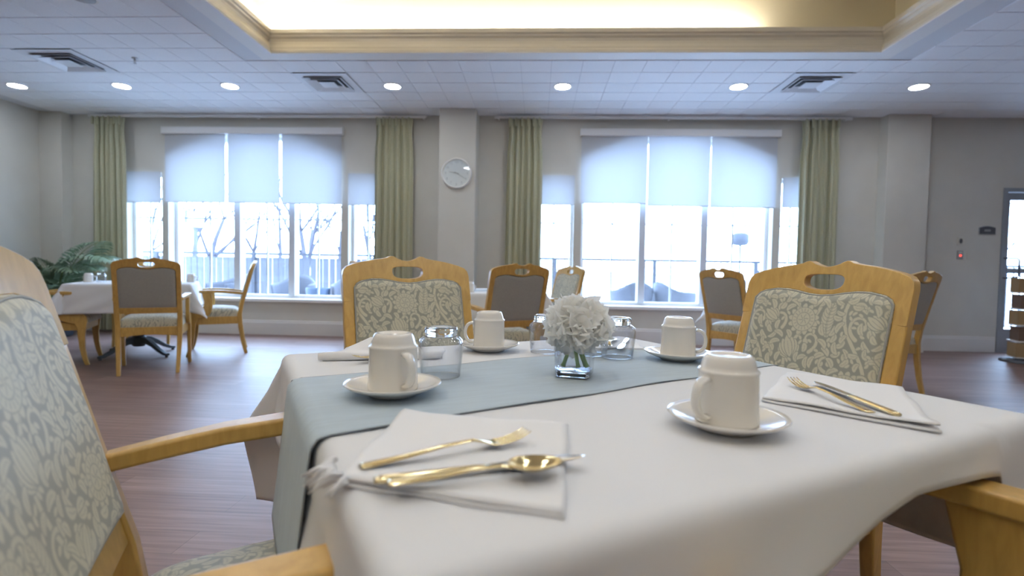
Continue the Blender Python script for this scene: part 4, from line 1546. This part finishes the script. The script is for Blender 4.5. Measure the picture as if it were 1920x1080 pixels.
low = [frond_mesh(.8, 2.6, 5), frond_mesh(.7, 2.2, 6)]
for k in range(10):
    st, lv = low[k % 2]
    a = math.radians(-170 + 20 * k)
    f_ = link('frond', lv, M['leafg'], pp, (.05 * math.cos(a), .05 * math.sin(a), .33), a)
    f_.scale = [rnd.uniform(.8, 1.0)] * 3
    link('stalk', st, M['stalk'], f_)
f_ = link('frond', protos[1][1], M['leafg'], pp, (.05, -.03, .33), math.radians(-12))
f_.scale = (1.2, 1.2, 1.12)
link('stalk', protos[1][0], M['stalk'], f_)

# ------------------------------------------------------------------ outside: patio, railing, trees
gz = -.02
struct(part('patio_ground', MB().box(-30, 34, D + .30, 12.2, gz - .1, gz), M['patio']))
struct(part('bank_ground', MB().add([(-60, 12.2, gz - .2), (70, 12.2, gz - .2), (70, 40, -1.2), (-60, 40, .9), (-60, 90, 3.6), (70, 90, -1.5)], [(0, 1, 2, 3), (3, 2, 5, 4)]), M['bank']))
def railing(lab, x0, x1, y, boards):
    t = thing('patio_railing', lab, 'railing', (x0, y, gz), 0, 'patio railings')
    L = x1 - x0
    part('top_rail', MB().box(0, L, -.025, .025, 1.165, 1.21), M['rail'], t)
    part('bottom_rail', MB().box(0, L, -.015, .015, .08, .11), M['rail'], t)
    k = 0
    pm = MB().box(-.03, .03, -.03, .03, 0, 1.2).mesh('rail_post')
    x = 0
    while x <= L + .01:
        link('rail_post', pm, M['rail'], t, (x, 0, 0))
        x += L / round(L / 1.9)
    if boards:
        bm_ = MB().box(-.055, .055, .03, .05, .06, 1.12).mesh('board')
        n = int(L / .125)
        for i in range(n):
            link('board', bm_, M['fence'], t, (.0625 + i * .125, .004 * (i % 3), 0))
    else:
        bm_ = MB().box(-.008, .008, -.008, .008, .1, 1.17).mesh('baluster')
        n = int(L / .115)
        for i in range(n):
            link('baluster', bm_, M['rail'], t, ((i + .5) * L / n, 0, 0))
railing('dark patio railing backed by vertical boards beyond the palm-side window', -9.4, -1.6, 9.9, True)
railing('dark patio railing with thin balusters beyond the door-side window', -1.52, 9.6, 9.9, False)

def tree(lab, x, y, h, seed, spread=.5, r0=.07):
    rnd = random.Random(seed)
    t = thing('bare_tree', lab, 'tree', (x, y, gz - .2), rnd.uniform(0, 6), 'bare winter trees')
    trunk, br = MB(), MB()
    def grow(p, d, L, r, lev):
        pts, rad = [p], [r]
        for k in range(4):
            d = (d + Vector((rnd.gauss(0, .13), rnd.gauss(0, .13), .05))).normalized()
            p = p + d * L / 4
            pts.append(p)
            rad.append(r * (1 - .13 * (k + 1)))
        (trunk if lev == 0 else br).tube(pts, rad, 5 if lev < 2 else 3)
        if lev < 4:
            for k in range(3 if lev else 5):
                i = rnd.choice((2, 3, 4))
                a = rnd.uniform(0, 6.28)
                e = Vector((math.cos(a), math.sin(a), 0))
                nd = (d * (1 - spread * .4) + e * spread * rnd.uniform(.7, 1.3)).normalized()
                grow(pts[i], nd, L * rnd.uniform(.55, .75), rad[i] * .6, lev + 1)
    grow(Vector((0, 0, 0)), Vector((0, 0, 1)), h * .42, r0, 0)
    part('trunk', trunk, M['bark'], t, smooth=True)
    part('branches', br, M['bark'], t, smooth=True)
tx = [(-13.2, 15.2, 6.5), (-11.0, 16.4, 7.0), (-9.2, 14.2, 6.0), (-7.6, 16.8, 7.2), (-6.2, 14.0, 6.6), (-4.9, 15.6, 6.0), (-3.4, 14.4, 6.8), (-14.6, 19.0, 8.0), (-10.2, 20.0, 8.0), (-5.6, 20.0, 8.0), (-8.3, 21.5, 8.0), (-12.4, 22.0, 8.0)]
for k, (x, y, h) in enumerate(tx):
    tree('bare winter tree in the thicket beyond the boarded railing', x, y, h, 20 + k, .6, .10)
for k, (x, y, h, lab) in enumerate(((.9, 13.0, 2.5, 'thin bare sapling behind the balusters near the clock pillar'), (2.9, 13.5, 2.2, 'short bare sapling behind the balusters in the middle of the door-side window'), (5.0, 13.0, 3.2, 'tall thin sapling behind the balusters toward the glass door'), (10.6, 13.4, 6.0, 'bare tree seen through the glass door'))):
    tree(lab, x, y, h, 60 + k, .35 if k < 3 else .6, .022 if k < 3 else .06)

t = thing('patio_lamp', 'tall lamp post with a drum shaped head beyond the balusters', 'lamp post', (4.35, 11.5, gz))
part('pole', MB().tube([(0, 0, 0), (0, 0, 1.6)], .022, 8), M['rail'], t, smooth=True)
part('head', MB().lathe([(0, 1.56), (.14, 1.58), (.17, 1.64), (.17, 1.80), (.12, 1.84), (0, 1.86)], 20), M['rail'], t, smooth=True)
t = thing('fence_lantern', 'white box lantern on a thin post beyond the boarded railing', 'lantern', (-7.0, 10.4, gz))
part('post', MB().box(-.03, .03, -.03, .03, 0, 1.72), M['fence'], t)
part('lantern_box', MB().box(-.13, .13, -.08, .08, 1.72, 2.02), M['sunlamp'], t, bevel=.01)
part('cap', MB().box(-.17, -.12, -.1, .1, 1.80, 2.06), M['fence'], t, bevel=.008)

def patio_chair(lab, x, y, rz):
    t = thing('patio_armchair', lab, 'chair', (x, y, gz), rz, 'wicker patio armchairs')
    def shell(a, b):
        th = math.radians(-118 + 236 * a)
        r = .30 + .05 * b
        top_h = .50 + .20 * math.cos(th) ** 2 * (1 if math.cos(th) > 0 else .15) + .05 * abs(math.sin(th)) ** 6
        z = .33 + (top_h + .12 - .33) * b
        return (r * math.sin(th), -.02 - r * math.cos(th), z)
    o = part('shell', MB().grid(shell, 40, 8), M['wicker'], t, smooth=True)
    m = o.modifiers.new('thick', 'SOLIDIFY')
    m.thickness = .03
    part('seat', MB().lathe([(0, .30), (.28, .30), (.30, .33), (.28, .36), (0, .36)], 24), M['wicker'], t, smooth=True)
    part('cushion', MB().lathe([(0, .36), (.26, .36), (.275, .40), (.25, .44), (0, .45)], 24), M['cushion'], t, smooth=True)
    for sx in (-1, 1):
        for sy in (-1, 1):
            part('leg', MB().tube([(sx * .19, sy * .19 - .02, .31), (sx * .24, sy * .24 - .02, 0)], [.018, .014], 8), M['wicker'], t, smooth=True)
patio_chair('wicker patio armchair outside, beside the palm-side table', -5.15, 8.35, math.radians(150))
patio_chair('wicker patio armchair outside, next to the blue planter', -4.05, 8.5, math.radians(185))
patio_chair('wicker patio armchair outside, toward the clock pillar end of the window', -3.0, 8.4, math.radians(200))
patio_chair('wicker patio armchair outside the door-side window with its back to us', 1.50, 8.45, math.radians(10))
patio_chair('wicker patio armchair outside the door-side window turned aside', 2.22, 8.4, math.radians(-70))
t = thing('patio_planter', 'tapered blue planter pot between the patio armchairs', 'planter', (-3.52, 8.25, gz))
part('pot', MB().lathe([(0, 0), (.13, 0), (.17, .30), (.19, .62), (.17, .62), (.15, .56), (0, .56)], 24), M['planter_blue'], t, smooth=True)
part('soil', MB().lathe([(0, .575), (.152, .565)], 20), M['soil'], t)
